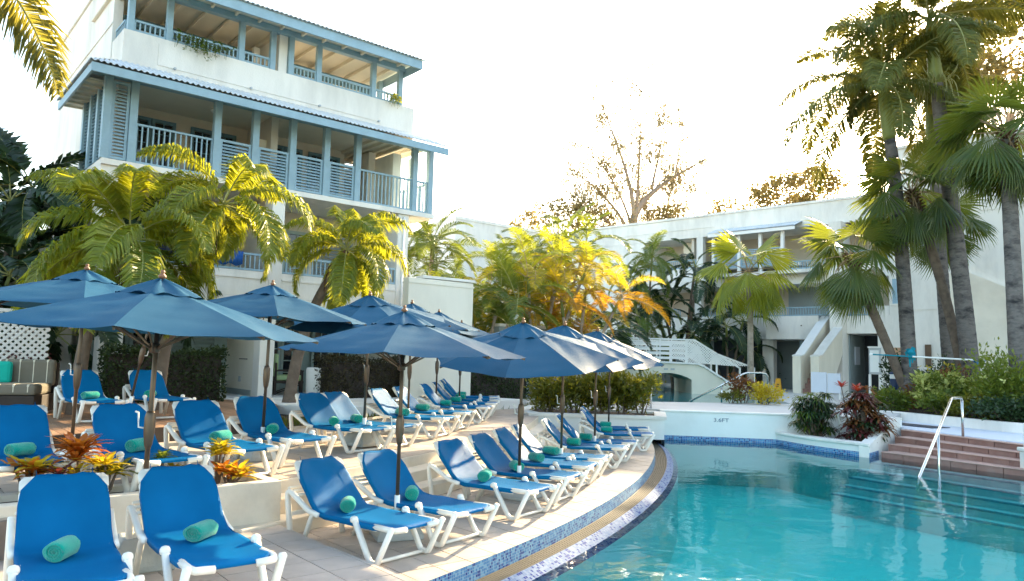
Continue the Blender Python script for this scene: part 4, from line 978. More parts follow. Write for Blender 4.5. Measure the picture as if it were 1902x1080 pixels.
def towel(label, foot, ang, z, s=-.86, off=0.0, turn=10):
    a = R(ang); x = foot[0]+s*cos(a)-off*sin(a); y = foot[1]+s*sin(a)+off*cos(a)
    o = bpy.data.objects.new('rolled_towel', TW[rnd.randrange(4)]); C.objects.link(o)
    o.location = (x, y, z+.352+.064); o.scale = (rnd.uniform(.86,.96), rnd.uniform(.84,.98), rnd.uniform(.84,.95)); o.rotation_euler = (rnd.uniform(-.3,.3)*0, 0, a+R(turn))
    tag(o, label, 'towel', 'rolled teal towels on the loungers')
ORD = ['nearest','second','third','fourth','fifth','sixth','seventh','eighth','ninth','tenth']
rowL = [((-.85,7.21),-38),((-.33,7.97),-38),((.43,9.33),-37),((.93,10.42),-27),((1.30,11.51),-21),((1.61,12.42),-18),((2.17,13.94),-12),((2.5,14.89),-11),((3.16,16.61),-8),((3.30,17.9),-6)]
descL = ['blue sling lounger nearest the camera in the poolside row, beside the platform step','second blue lounger in the poolside row, behind the first parasol pole','third poolside lounger, with a base block under its foot end','fourth poolside lounger, overlapping the third one','fifth poolside lounger, behind the second parasol pole','sixth poolside lounger, between the second and third parasol poles','seventh poolside lounger, behind the third parasol pole','eighth poolside lounger, with a pale cloth over its backrest','ninth poolside lounger, foot end close to the pool corner','last poolside lounger, against the croton planter wall']
twL = [('',-.98,.0,48),('',-.93,.0,45),('',-.92,.02,30),('',-.90,.0,45),('',-.92,0,60),('',-.94,0,70),('',-.97,0,75),('',-.98,0,75),('',-1.0,0,80),('',-1.0,0,80)]
for i, ((f, a), d, tw) in enumerate(zip(rowL, descL, twL)):
    lounger('sun_lounger', d, 'blue loungers in the poolside row', f, a, 0)
    towel('rolled teal towel on the %s lounger of the poolside row%s' % (ORD[i], ' counted from the camera' if i else ''), f, a, 0, tw[1], tw[2], tw[3])
cl = thing('white_cloth', 'pale cloth thrown over the backrest of the eighth poolside lounger', 'cloth', (2.5-1.30*cos(R(-11)),14.89-1.30*sin(R(-11)),.0), R(-11)); b = MB()
for i in range(9):
    for j in range(7):
        x = -.28+.34*i/8; b.v.append((x+.012*sin(j*1.9), -.2+.42*j/6+.01*sin(i*2), .82-(i/8)*.36+.02+.012*sin(i*1.3+j*1.7)))
for i in range(8):
    for j in range(6): a_ = i*7+j; b.f.append((a_, a_+7, a_+8, a_+1))
o = b.build('cloth_sheet', 'white_paint', cl, smooth=True); sm = o.modifiers.new('thick', 'SOLIDIFY'); sm.thickness = .012
rowM = [((-4.43,7.09),-49),((-3.38,7.69),-43),((-2.89,8.68),-43),((-2.54,9.78),-42),((-1.97,11.31),-34),((-1.6,11.94),-27),((-1.06,13.69),-20),((-.79,15.12),-14),((-.44,16.9),-8),((-.31,18.4),-4),((-.27,19.9),-1),((-.32,21.2),2)]
descM = ['blue lounger cut off by the left edge of the middle terrace','blue lounger behind the orange crotons on the middle terrace','blue lounger behind the tall yellow croton on the middle terrace','blue lounger right of the parasol pole with the deck behind it','middle terrace lounger with a white sunlit patch on its backrest','middle terrace lounger close beside the sunlit one','middle terrace lounger half in shade in front of the dark hedge','middle terrace lounger with a wholly sunlit pale backrest','first of the four far loungers bunched before the hedge','second of the four far loungers bunched before the hedge','third of the four far loungers bunched before the hedge','farthest lounger of the middle terrace beside the hedge corner']
twM = [(-.84,.02,30),(-.94,.0,30),(-.95,.05,25),(-.98,.02,55),(-.92,.0,50),(-1.0,.0,60),(-.98,0,75),(-1.0,0,80),(-1.0,0,85),(-1.0,0,80),(-1.02,0,75),(-1.02,0,80)]
tlab = ['rolled teal towel on the lounger at the left frame edge','rolled teal towel on the lounger behind the orange crotons','rolled teal towel on the lounger behind the yellow croton','round end of a teal towel roll beside the middle parasol pole','rolled teal towel below the sunlit patched backrest','rolled teal towel mostly hidden by a parasol pole socket','rolled teal towel on the half shaded lounger before the hedge','rolled teal towel on the lounger with the pale sunlit back','rolled teal towel on the first of the far bunched loungers','rolled teal towel on the second of the far bunched loungers','rolled teal towel on the third of the far bunched loungers','farthest rolled teal towel on the middle terrace']
for (f, a), d, tw, tl in zip(rowM, descM, twM, tlab):
    lounger('sun_lounger', d, 'blue loungers on the middle terrace', f, a, .48); towel(tl, f, a, .48, *tw)
for f, a, d, tl, tw in (((-2.60,4.72),-54,'large blue lounger in the bottom left corner of the photo','teal towel roll on the bottom left corner lounger',(-.82,-.02,58)),((-1.87,5.33),-51,'blue lounger just right of the nearest parasol base','sunlit teal towel roll on the lounger right of the nearest parasol',(-.84,.02,42))):
    lounger('sun_lounger', d, 'blue loungers on the front platform', f, a, .13); towel(tl, f, a, .13, *tw)
for f, a, d, tl, tw in (((-6.56,12.27),-46,'blue lounger on the wooden deck in front of the striped sofa','sunlit teal towel on the deck lounger by the sofa',(-.85,0,20)),((-5.85,13.21),-45,'blue lounger on the wooden deck beside the leaning parasol pole','sunlit teal towel on the deck lounger by the leaning pole',(-.95,-.08,55))):
    lounger('sun_lounger', d, 'blue loungers on the wooden deck', f, a, .72); towel(tl, f, a, .72, *tw)

# ================================================================== parasols
NR = 8; RAD = 1.37
def panel_mesh(seed):
    r_ = random.Random(seed); b = MB(); nr, na = 12, 10; a0, a1 = 0, 2*pi/NR
    p0, p1 = V((cos(a0), sin(a0), 0)), V((cos(a1), sin(a1), 0))
    for i in range(nr+1):
        s_ = .15+.85*i/nr; zr = 2.335-.38*(s_**1.1)
        for j in range(na+1):
            u = j/na; q = p0.lerp(p1, u)*RAD*s_; k = 4*u*(1-u)
            edge = .045*k*max(0, (s_-.75)/.25)**2
            q *= (1-edge)
            z = zr-.032*k*s_+.008*sin(u*9+s_*14+seed)*k+.006*sin(s_*31+seed*2)*k
            b.v.append((q.x, q.y, z))
    for i in range(nr):
        for j in range(na): a = i*(na+1)+j; b.f.append((a, a+na+1, a+na+2, a+1))
    return mesh_of(b, 'canopy_panel', 'canvas', True)
PANELS = [panel_mesh(s_) for s_ in range(3)]
def vent_mesh():
    b = MB(); n = 48; rows = [(.02,2.405),(.10,2.375),(.22,2.325),(.33,2.268),(.36,2.243)]
    for i, (r, z) in enumerate(rows):
        for j in range(n):
            a = 2*pi*j/n; k = abs(sin(a*NR/2)); rr = r*(1-.06*k); z2 = z-(.022*k if i < 4 else -.016*k+.010*sin(a*11))
            b.v.append((rr*cos(a), rr*sin(a), z2))
    for i in range(len(rows)-1):
        for j in range(n): b.f.append((i*n+j, (i+1)*n+j, (i+1)*n+(j+1) % n, i*n+(j+1) % n))
    b.f.append(tuple(range(n)))
    return mesh_of(b, 'canopy_vent', 'canvas', True)
UM = {'vent': vent_mesh(), 'finial': mesh_of(MB().lathe([(.018,2.40),(.035,2.415),(.03,2.43),(.012,2.445),(.022,2.455),(.012,2.475)], 12), 'finial', 'wood_finial', True),
      'pole': mesh_of(MB().lathe([(.021,.42),(.021,2.41)], 14), 'pole', 'bronze', True),
      'crank': mesh_of(MB().lathe([(.022,.96),(.034,1.0),(.045,1.10),(.045,1.22),(.036,1.26),(.028,1.275)], 14), 'crank_housing', 'bronze', True),
      'handle': mesh_of(MB().tube([(.03,0,1.13),(.085,.01,1.14),(.095,.01,1.26),(.12,.01,1.27)], .008, 6), 'crank_handle', 'pvc', True),
      'socket': mesh_of(MB().lathe([(.03,.22),(.03,.43)], 14), 'socket', 'pvc', True),
      'base': mesh_of(MB().add([(-.25,-.25,0),(.25,-.25,0),(.25,.25,0),(-.25,.25,0),(-.25,-.25,.05),(.25,-.25,.05),(.25,.25,.05),(-.25,.25,.05),(-.15,-.15,.26),(.15,-.15,.26),(.15,.15,.26),(-.15,.15,.26)],
                        [(3,2,1,0),(0,1,5,4),(1,2,6,5),(2,3,7,6),(3,0,4,7),(4,5,9,8),(5,6,10,9),(6,7,11,10),(7,4,8,11),(8,9,10,11)]), 'base_block', 'concrete'),
      'rib': mesh_of(MB().beam((.04,0,2.315),(1.36,0,1.935),.014,.022), 'rib', 'bronze'), 'strut': mesh_of(MB().beam((.035,0,1.80),(.62,0,2.12),.012,.018), 'strut', 'bronze'),
      'hub': mesh_of(MB().lathe([(.024,1.76),(.045,1.77),(.045,1.84),(.024,1.85)], 12), 'runner_hub', 'bronze', True)}
def parasol(label, loc, rot, tilt=0.0, tdir=-90.0, lean=(0, 0), sz=1.0, crank=0.0):
    t = thing('parasol', label, 'parasol', loc, 0, 'navy canvas parasols')
    Ml = Matrix.Rotation(R(lean[0]), 4, V((-sin(R(lean[1])), cos(R(lean[1])), 0))) if lean[0] else Matrix.Identity(4)
    Ml = Ml @ Matrix.Diagonal((1, 1, sz, 1))
    ax = V((-sin(R(tdir)), cos(R(tdir)), 0)); piv = Matrix.Translation((0, 0, 2.30))
    Mt = Ml @ piv @ Matrix.Rotation(R(tilt), 4, ax) @ piv.inverted()
    Mr = Matrix.Rotation(R(rot), 4, 'Z')
    inst('base_block', UM['base'], t, Matrix.Rotation(R(rot+20), 4, 'Z'), .015); inst('socket', UM['socket'], t, Ml); inst('pole', UM['pole'], t, Ml)
    c = inst('crank_housing', UM['crank'], t, Ml @ Matrix.Rotation(R(crank), 4, 'Z')); inst('crank_handle', UM['handle'], c)
    inst('canopy_vent', UM['vent'], t, Mt @ Mr); inst('finial', UM['finial'], t, Mt); inst('runner_hub', UM['hub'], t, Mt)
    for k in range(NR):
        Q = Mt @ Mr @ Matrix.Rotation(k*2*pi/NR, 4, 'Z')
        inst('canopy_panel', PANELS[k % 3], t, Q); r = inst('rib', UM['rib'], t, Q); inst('strut', UM['strut'], r)
    return t
parasol('largest navy parasol at the left front, crank pole between the two nearest loungers', (-3.08,6.46,.13), 14, 1.5, 0, (.8, 20), 1.012, 190)
parasol('navy parasol at the left edge behind the largest one', (-5.18,9.0,.48), 30, 1, 0, (.6, 10), 1.0, 170)
parasol('navy parasol with a strongly leaning pole on the wooden deck', (-6.45,12.75,.72), 20, 0, 0, (9.5, 5), 1.0, 0)
parasol('navy parasol beside the lounger with the hotel pier behind its pole', (-3.40,10.47,.48), 22, 2, -30, (.7, 10), 1.0, 180)
parasol('navy parasol in front of the leaning palm, pole before the dark hedge', (-2.32,12.12,.50), 33, 10, -100, (.5, 10), 1.0, 120)
parasol('large navy parasol in the centre over the poolside loungers', (-1.19,8.28,.0), 1, 1, 0, (0, 0), 1.01, 190)
parasol('pale sunlit parasol behind the central one, before the garden wall', (-1.95,14.6,.48), 12, 2, -60, (0, 0), 1.03, 120)
parasol('far parasol peeping out behind the central group of canopies', (-1.75,18.0,.50), 28, 3, -60, (0, 0), 1.04, 120)
parasol('small far parasol with a sunlit panel above the bunched loungers', (-1.30,19.6,.50), 5, 4, -60, (0, 0), .97, 120)
parasol('navy parasol tilted towards the pool, first of the tilted four', (.16,10.7,.0), 35, 13, -95, (.4, 10), 1.02, 190)
parasol('navy parasol tilted towards the pool, second of the tilted four', (.89,12.77,.0), 31, 13, -80, (.4, 10), 1.05, 190)
parasol('navy parasol tilted towards the pool, third, reaching over the croton hedge', (1.70,14.95,.0), 26, 11, -70, (.4, 10), 1.05, 190)
parasol('farthest of the tilted navy parasols, its tip before the footbridge', (2.40,18.2,.0), 15, 9, -60, (.4, 10), 1.04, 190)

# ================================================================== palms
def feather_mesh(name, m, rm, L, n, leaf, wd, e0, e1, seed, vup=.35, droop=.5, start=.14, fwd=.75, twist=0.0, plume=0.0):
    """one pinnate frond: leaves the crown at elevation e0, its tip at e1 (degrees)"""
    r_ = random.Random(seed); pts = [V((0,0,0))]; dirs = []; ns = 22; sw = r_.uniform(-.16, .16)
    for i in range(ns):
        t = i/ns; e = R(e0+(e1-e0)*(t**1.25)); d = V((cos(e)*cos(sw*t), cos(e)*sin(sw*t), sin(e))); dirs.append(d); pts.append(pts[-1]+d*(L/ns))
    dirs.append(dirs[-1])
    rb = MB(); rb.tube(pts[::2], [max(.004, .022*L/2.2*(1-.9*i/(len(pts[::2])-1))) for i in range(len(pts[::2]))], 5)
    b = MB()
    for i in range(n):
        t = start+(1-start)*(i+.5)/n
        k = t*ns; j = min(int(k), ns-1); p = pts[j].lerp(pts[j+1], k-j); d = dirs[j]
        side = d.cross(V((0,0,1)))
        side = side.normalized() if side.length > .05 else V((0,1,0))
        up = side.cross(d).normalized()
        prof = (.35+.65*sin(pi*min(1, (t-start)/(1-start)*.92+.10)))*(1.0 if t < .9 else 1-(t-.9)*3.5)
        for s_ in (-1, 1):
            l = leaf*prof*r_.uniform(.82, 1.1); f = fwd*r_.uniform(.8, 1.2)
            q = (side*s_*1.0+d*f+up*(vup+plume*r_.uniform(-1, 1))).normalized()
            q1 = p+q*l*.5; g = q+V((0,0,-droop*r_.uniform(.7, 1.3))); g.normalize(); q2 = q1+g*l*.5
            wv = d.cross(q).cross(q); wv = wv.normalized() if wv.length > .05 else d
            wv = (wv+up*r_.uniform(-.6, .6)).normalized()*wd*.5
            b.add([p-wv*.35, q1-wv, q2, q1+wv, p+wv*.35], [(0,1,3,4),(1,2,3)])
    nv = len(b.v)
    b.add(rb.v, rb.f); me = bpy.data.meshes.new(name); me.from_pydata(b.v, [], b.f); me.materials.append(MATS[m]); me.materials.append(MATS[rm])
    for pg in me.polygons:
        if pg.vertices[0] >= nv: pg.material_index = 1
    me.update(); return me
def fan_mesh(name, m, rm, pet, rad, e0, droop, seed, seg=26, span=215):
    if e0 < 20: span = 165
    if e0 < -10: span = 130
    r_ = random.Random(seed); b = MB(); e = R(e0)
    pts = [V((0,0,0))]; ns = 8
    for i in range(ns): a = e-R(droop*.5)*i/ns; pts.append(pts[-1]+V((cos(a), 0, sin(a)))*pet/ns)
    hub = pts[-1]; a = e-R(droop*.5)-R(18); fx = V((cos(a), 0, sin(a))); fy = V((0,1,0)); fz = fx.cross(fy)*-1
    if fz.z < 0 and e0 > -30: fz = -fz
    da = R(span)/seg
    for i in range(seg):
        th = -R(span)/2+(i+.5)*da; l = rad*(.80+.20*cos(th*.5))*r_.uniform(.93, 1.05)
        def P(r, t, lift): 
            q = hub+fx*(r*cos(t))+fy*(r*sin(t))+fz*(lift-.42*abs(r*sin(t)))
            q.z -= R(droop)*.22*(r/rad)**2*rad*r_.uniform(.85, 1.15); return q
        w1 = da*.47
        b.add([P(.03, th, 0), P(l*.62, th-w1, .0), P(l*.62, th, .022), P(l*.62, th+w1, .0), P(l*.86, th-w1*.28, .0), P(l*.86, th+w1*.28, .0), P(l*1.02, th+r_.uniform(-.02,.02), -.05)],
              [(0,1,2),(0,2,3),(1,4,2),(2,5,3),(2,4,5),(4,6,5)])
    nv = len(b.v); rb = MB().tube(pts, [.022-.012*i/ns for i in range(ns+1)], 5); b.add(rb.v, rb.f)
    me = bpy.data.meshes.new(name); me.from_pydata(b.v, [], b.f); me.materials.append(MATS[m]); me.materials.append(MATS[rm])
    for pg in me.polygons:
        if pg.vertices[0] >= nv: pg.material_index = 1
    me.update(); return me
def bez(p, n=14):
    o = []; p = [V(q) for q in p]
    for i in range(n+1):
        t = i/n; q = list(p)
        while len(q) > 1: q = [q[k].lerp(q[k+1], t) for k in range(len(q)-1)]
        o.append(q[0])
    return o
def trunk(parent, pts, r0, r1, m, rings=1.0, seed=0, flare=1.25, N=40):
    r_ = random.Random(seed); P = bez(pts, N); b = MB(); rs = []
    for i in range(N+1):
        t = i/N; r = r0+(r1-r0)*t; r *= 1+(flare-1)*max(0, 1-t*9)+.022*rings*(1 if i % 2 else -1)*r_.uniform(.5, 1.2); rs.append(r)
    b.tube(P, rs, 14); return b.build('trunk', m, parent, smooth=True), P[-1], (P[-1]-P[-3]).normalized()
def crown(parent, top, variants, n, seed, low=-75, high=80, az0=None, sc=(.85, 1.1), skip=None, lean=None, name='frond'):
    """variants = list of (elevation, mesh); fronds spiral round the top, low ones first"""
    r_ = random.Random(seed)
    for i in range(n):
        t = (i+.5)/n; e = low+(high-low)*t+r_.uniform(-7, 7); az = i*137.5+r_.uniform(-14, 14)+(az0 or 0)
        if skip and skip(az % 360, e): continue
        k = min(range(len(variants)), key=lambda j: abs(variants[j][0]-e)+r_.uniform(0, 14)); me = variants[k][1]
        M = Matrix.Translation(V(top)+V((0, 0, .02*i/n))) @ Matrix.Rotation(R(az), 4, 'Z') @ Matrix.Rotation(R(-(e-variants[k][0])), 4, 'Y') @ Matrix.Rotation(R(r_.uniform(-18, 18)), 4, 'X') @ Matrix.Scale(r_.uniform(*sc), 4)
        inst(name, me, parent, M)
# Christmas palms: recurved, densely feathered, gold in the back light
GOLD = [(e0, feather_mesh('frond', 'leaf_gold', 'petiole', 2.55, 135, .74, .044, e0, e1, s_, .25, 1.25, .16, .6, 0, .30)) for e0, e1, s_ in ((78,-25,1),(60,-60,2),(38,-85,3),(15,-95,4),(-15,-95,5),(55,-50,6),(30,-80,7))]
def gold_palm(label, base, ctrl, shaft_m, n, seed, r=.13, sc=(.9, 1.12)):
    t = thing('christmas_palm', label, 'palm tree', base, 0, 'feathery palms in front of the hotel block')
    o, top, d = trunk(t, [(0,0,-.1)]+ctrl, r, r*.72, 'bark', .8, seed)
    p2 = top+d*.62
    MB().tube([top-d*.06, top+d*.05, top+d*.3, p2], [r*.95, r*1.12, r*.86, r*.42], 14).build('crownshaft', shaft_m, t, smooth=True)
    b = MB()
    for k in range(5):
        a = k*1.3; b.tube(bez([top+V((cos(a)*r*.8, sin(a)*r*.8, -.03)), top+V((cos(a)*r*1.7, sin(a)*r*1.7, -.05)), top+V((cos(a)*r*1.5, sin(a)*r*1.5, -.5))], 5), .012, 4)
    b.build('dead_sheath', 'fibre', t)
    crown(t, p2, GOLD, n, seed, -38, 78, sc=sc)
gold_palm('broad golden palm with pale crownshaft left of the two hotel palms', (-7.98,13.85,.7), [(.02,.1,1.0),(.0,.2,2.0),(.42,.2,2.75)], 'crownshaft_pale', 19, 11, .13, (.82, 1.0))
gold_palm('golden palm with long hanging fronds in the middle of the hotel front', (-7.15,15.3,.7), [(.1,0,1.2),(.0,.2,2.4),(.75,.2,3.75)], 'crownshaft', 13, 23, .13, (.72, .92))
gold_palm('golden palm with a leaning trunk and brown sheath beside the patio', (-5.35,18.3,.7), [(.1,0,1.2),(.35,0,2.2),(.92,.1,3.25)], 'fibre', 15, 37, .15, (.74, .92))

# tall royal palms on the right
ROYAL = [(e0, feather_mesh('frond', 'leaf_royal', 'petiole', 4.1, 180, .92, .048, e0, e1, s_, .05, 1.2, .10, .55, 0, .4)) for e0, e1, s_ in ((80,30,1),(55,-25,2),(32,-55,3),(10,-70,4),(-15,-80,5),(45,-45,6))]
def royal_palm(label, base, ctrl, n, seed, r0, r1, shaft_len, m='bark_royal', low=-30, dark=False, skip=None):
    t = thing('royal_palm', label, 'palm tree', base, 0, 'tall royal palms by the pool steps')
    o, top, d = trunk(t, [(0,0,-.2)]+ctrl, r0, r1, m, .55, seed, 1.3, 96)
    p2 = top+d*shaft_len
    MB().tube([top-d*.1, top+d*.06, top+d*.5, top+d*(shaft_len*.7), p2], [r1*1.02, r1*1.22, r1*1.08, r1*.8, r1*.45], 16).build('crownshaft', 'crownshaft', t, smooth=True)
    crown(t, p2, ROYAL, n, seed, low, 80, sc=(.9, 1.1), skip=skip)
    return t, top, d
royal_palm('royal palm nearest the hotel stair, its crown against the sun', (13.45,25.2,.55), [(-.1,0,4),(-.35,0,8),(-.55,.0,9.3)], 16, 5, .25, .18, 1.9, low=-42)
t, top, d = royal_palm('thickest royal palm trunk, in front of the others, with a flower spray', (15.05,24.4,.55), [(-.2,0,4),(-.7,0,8),(-.95,.0,11.0)], 14, 8, .29, .20, 2.2, low=-35)
b = MB(); rr_ = random.Random(3)
for i in range(70):
    a = rr_.uniform(0, 6.3); q = V((cos(a)*rr_.uniform(.3,.75), sin(a)*rr_.uniform(.3,.7), rr_.uniform(-.9,.5))); b.tube(bez([top+V((cos(a)*.2, sin(a)*.2, -.05)), top+V((q.x*.9, q.y*.9, .25)), top+q], 5), .012, 3)
b.build('flower_spray', 'petiole', t)
royal_palm('dark royal palm trunk standing behind the thickest one', (16.75,28.5,.55), [(-.2,0,4),(-.4,0,8),(-.5,.0,10.2)], 13, 13, .25, .18, 1.9, low=-40)
royal_palm('royal palm mostly outside the left frame with one frond hanging in', (-10.2,10.6,.4), [(0,0,3),(.1,0,6),(.2,0,7.6)], 16, 41, .25, .18, 1.4, low=-40)

# fan palms
FAN = [(e0, fan_mesh('fan_leaf', 'leaf_fan', 'petiole_tan', pt_, rd, e0, dr, s_)) for e0, pt_, rd, dr, s_ in ((80,.85,1.15,20,1),(55,.95,1.2,45,2),(30,1.0,1.2,60,3),(5,1.0,1.15,75,4),(-25,.9,1.1,70,5),(-55,.8,1.0,50,6),(65,.9,1.2,30,7))]
FANY = []
for e0, me in FAN:
    m2 = me.copy(); m2.materials[0] = MATS['leaf_gold']; FANY.append((e0, m2))
def fan_palm(label, base, ctrl, n, seed, r0, r1, variants, sc, bark='bark_light', group='fan palms near the hotel wing', boots=True, low=-62, high=85):
    t = thing('fan_palm', label, 'palm tree', base, 0, group)
    o, top, d = trunk(t, [(0,0,-.2)]+ctrl, r0, r1, bark, .6, seed, 1.2)
    if boots:
        b = MB(); r_ = random.Random(seed)
        for k in range(60):
            a = k*2.4; h = -.75+.95*k/60; q = top+d*h; o_ = V((cos(a), sin(a), .55)); b.beam(q+o_*r1*.5, q+o_*(r1*1.0+.10), .05, .03)
        b.build('leaf_bases', 'fibre', t)['kind'] = 'stuff'
    crown(t, top+d*.12, variants, n, seed, low, high, sc=sc, name='fan_leaf')
fan_palm('slim fan palm with yellow-green fans in front of the hotel wing', (10.45,32.6,.6), [(-.05,0,1.5),(.05,0,2.6),(-.1,0,5.2)], 15, 3, .15, .11, FANY, (1.1, 1.35), 'bark_light', boots=False, low=-48)
fan_palm('leaning fan palm whose trunk slants left from the royal palms', (13.6,25.3,.6), [(-.6,0,1.4),(-1.4,0,3.4),(-2.05,0,4.9)], 18, 6, .16, .15, FAN, (.92, 1.12), 'bark')
fan_palm('fan palm with the largest dark crown, in front of the royal trunks', (15.3,25.0,.6), [(-.4,0,2.4),(-.9,0,4.8),(-1.75,0,7.1)], 24, 9, .16, .15, FAN, (1.0, 1.2), 'bark')
fan_palm('tall fan palm at the right edge with a dead brown skirt', (14.15,20.9,.6), [(0,0,2.5),(-.05,0,5.0),(-.1,0,7.9)], 26, 14, .23, .19, FAN, (1.0, 1.2), 'bark_royal')
fan_palm('small fan palm between the two royal trunks at the back', (17.6,30.0,.6), [(-.1,0,2),(-.2,0,4.5),(-.2,0,7.0)], 20, 21, .15, .13, FAN, (.9, 1.1), 'bark')

# areca clumps behind the parasols
ARECA = [(e0, feather_mesh('frond', 'leaf_gold' if e0 > 60 else 'leaf_yellow', 'petiole_tan', 2.3, 52, .60, .036, e0, e1, s_, .45, .45, .20)) for e0, e1, s_ in ((82,20,1),(65,-30,2),(45,-65,3),(20,-80,4),(-20,-85,5))]
ARECO = [(e0, feather_mesh('frond', 'leaf_yellow' if e0 > 30 else 'leaf_amber', 'petiole_tan', 2.3, 52, .60, .036, e0, e1, s_, .45, .45, .20)) for e0, e1, s_ in ((82,20,51),(65,-30,52),(45,-65,53),(20,-80,54),(-20,-85,55))]
ARECG = [(e0, feather_mesh('frond', 'leaf_green', 'petiole', 2.3, 56, .60, .036, e0, e1, s_, .40, .5, .20)) for e0, e1, s_ in ((82,20,11),(65,-30,12),(45,-65,13),(20,-80,14),(-20,-85,15))]
ARECD = [(e0, feather_mesh('frond', 'leaf_dark', 'petiole', 2.5, 56, .55, .06, e0, e1, s_, .35, .6, .2)) for e0, e1, s_ in ((82,15,21),(60,-50,22),(40,-75,23),(15,-85,24),(-25,-88,25))]
def areca(name, label, base, stems, n, seed, variants, group, sc=(.8, 1.05), h=(2.5, 5.2), spread=1.6, r=.07, low=-10, lean=.8, bark='bark_light'):
    t = thing(name, label, 'palm tree', base, 0, group); r_ = random.Random(seed)
    for k in range(stems):
        a = k*2.4+r_.uniform(-.5,.5); q = sqrt((k+.5)/stems)*spread; x, y = cos(a)*q, sin(a)*q*.7; hh = h[1]-(h[1]-h[0])*((k*.618) % 1); lx, ly = x*lean*.8+r_.uniform(-.3,.3), y*lean*.6
        b = MB(); P = bez([(x*.4,y*.4,-.1),(x*.5,y*.5,hh*.5),(x+lx*.5,y+ly*.5,hh)], 18)
        b.tube(P, [r*(1-.3*i/18)*(1.06 if i % 2 else .97) for i in range(19)], 8); b.build('trunk', bark, t, smooth=True)
        d = (P[-1]-P[-2]).normalized(); MB().tube([P[-1], P[-1]+d*.3, P[-1]+d*.6], [r*.85, r*.8, r*.4], 8).build('crownshaft', 'crownshaft', t, smooth=True)
        crown(t, P[-1]+d*.55, variants, n, seed*7+k, low, 82, sc=sc)
GA = 'clumping palms behind the parasols'
areca('areca_palm', 'tall yellow areca clump rising highest behind the tilted parasols', (.95,26.8,.45), 8, 8, 2, ARECA, GA, h=(2.4,4.3), spread=1.6, sc=(.7,.95))
areca('areca_palm', 'orange-yellow areca clump to the right of the tallest one', (2.2,26.5,.45), 7, 8, 4, ARECO, GA, h=(1.8,3.3), spread=1.4, sc=(.7,.95))
areca('areca_palm', 'olive areca clump hanging over the end of the cream garden wall', (-1.0,25.4,.45), 6, 8, 6, ARECG, GA, h=(1.5,2.9), spread=1.0)
areca('areca_palm', 'green-topped palm clump behind the tall yellow arecas', (1.3,29.5,.45), 6, 9, 8, ARECG, GA, h=(3.6,5.4), spread=1.3)
areca('areca_palm', 'low bright yellow palm behind the cream garden wall', (-3.2,28.0,.45), 7, 8, 10, ARECA, GA, h=(1.9,2.8), spread=2.0, sc=(.7,.9))
areca('areca_palm', 'bright yellow palm tuft in the gap before the white block', (-1.6,29.0,.45), 5, 8, 12, ARECA, GA, h=(1.6,2.5), spread=1.2, sc=(.7,.9))
areca('areca_palm', 'green palm with stiff fans between hotel block and white block', (-3.6,30.5,.45), 4, 10, 15, ARECG, GA, h=(4.6,5.6), spread=.9)
areca('slender_palm', 'pair of slender dark-stemmed palms with light crowns beside the wing', (6.9,38.8,.45), 3, 11, 17, ARECG, 'palms before the hotel wing', h=(4.4,6.4), spread=.6, sc=(.7,.9), r=.06, bark='bark', lean=.2, low=-40)
areca('slender_palm', 'lower green palm at the foot of the slender pair', (6.3,38.9,.45), 4, 10, 19, ARECG, 'palms before the hotel wing', h=(2.2,3.6), spread=.9, bark='bark', low=-40)
areca('clump_palm', 'dark palm clump left of the slim fan palm before the galleries', (9.0,39.4,.45), 5, 10, 25, ARECD, 'palms before the hotel wing', h=(2.8,6.0), spread=1.2, r=.09, bark='bark', low=-45, sc=(.75,.95))
areca('clump_palm', 'dark drooping palm clump directly behind the slim fan palm', (11.3,38.8,.45), 5, 10, 27, ARECD, 'palms before the hotel wing', h=(1.6,3.2), spread=1.4, r=.08, bark='bark', low=-45, sc=(.72,.92))
areca('clump_palm', 'dark bushy palm under the orange arecas by the bridge', (3.5,32.5,.45), 4, 10, 33, ARECD, GA, h=(1.2,2.2), spread=.8, bark='bark', low=-30)
# dark broad-leaved palms at the left edge
BROAD = [(e0, feather_mesh('frond', 'leaf_dark', 'petiole', 2.3, 30, .66, .13, e0, e1, s_, .25, .45, .2, .9, 0, .2)) for e0, e1, s_ in ((80,30,31),(60,-20,32),(35,-50,33),(10,-70,34),(-20,-80,35))]
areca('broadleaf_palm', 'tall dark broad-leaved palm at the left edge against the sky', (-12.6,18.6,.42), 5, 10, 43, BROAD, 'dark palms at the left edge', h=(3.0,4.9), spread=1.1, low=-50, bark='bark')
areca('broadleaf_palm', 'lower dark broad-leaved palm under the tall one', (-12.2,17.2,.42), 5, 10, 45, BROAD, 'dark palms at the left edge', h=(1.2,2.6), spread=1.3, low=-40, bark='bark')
areca('broadleaf_palm', 'dark broad-leaved palm tucked beside the hotel flank', (-10.3,19.4,.42), 4, 9, 47, BROAD, 'dark palms at the left edge', h=(2.4,4.2), spread=.8, low=-50, bark='bark')

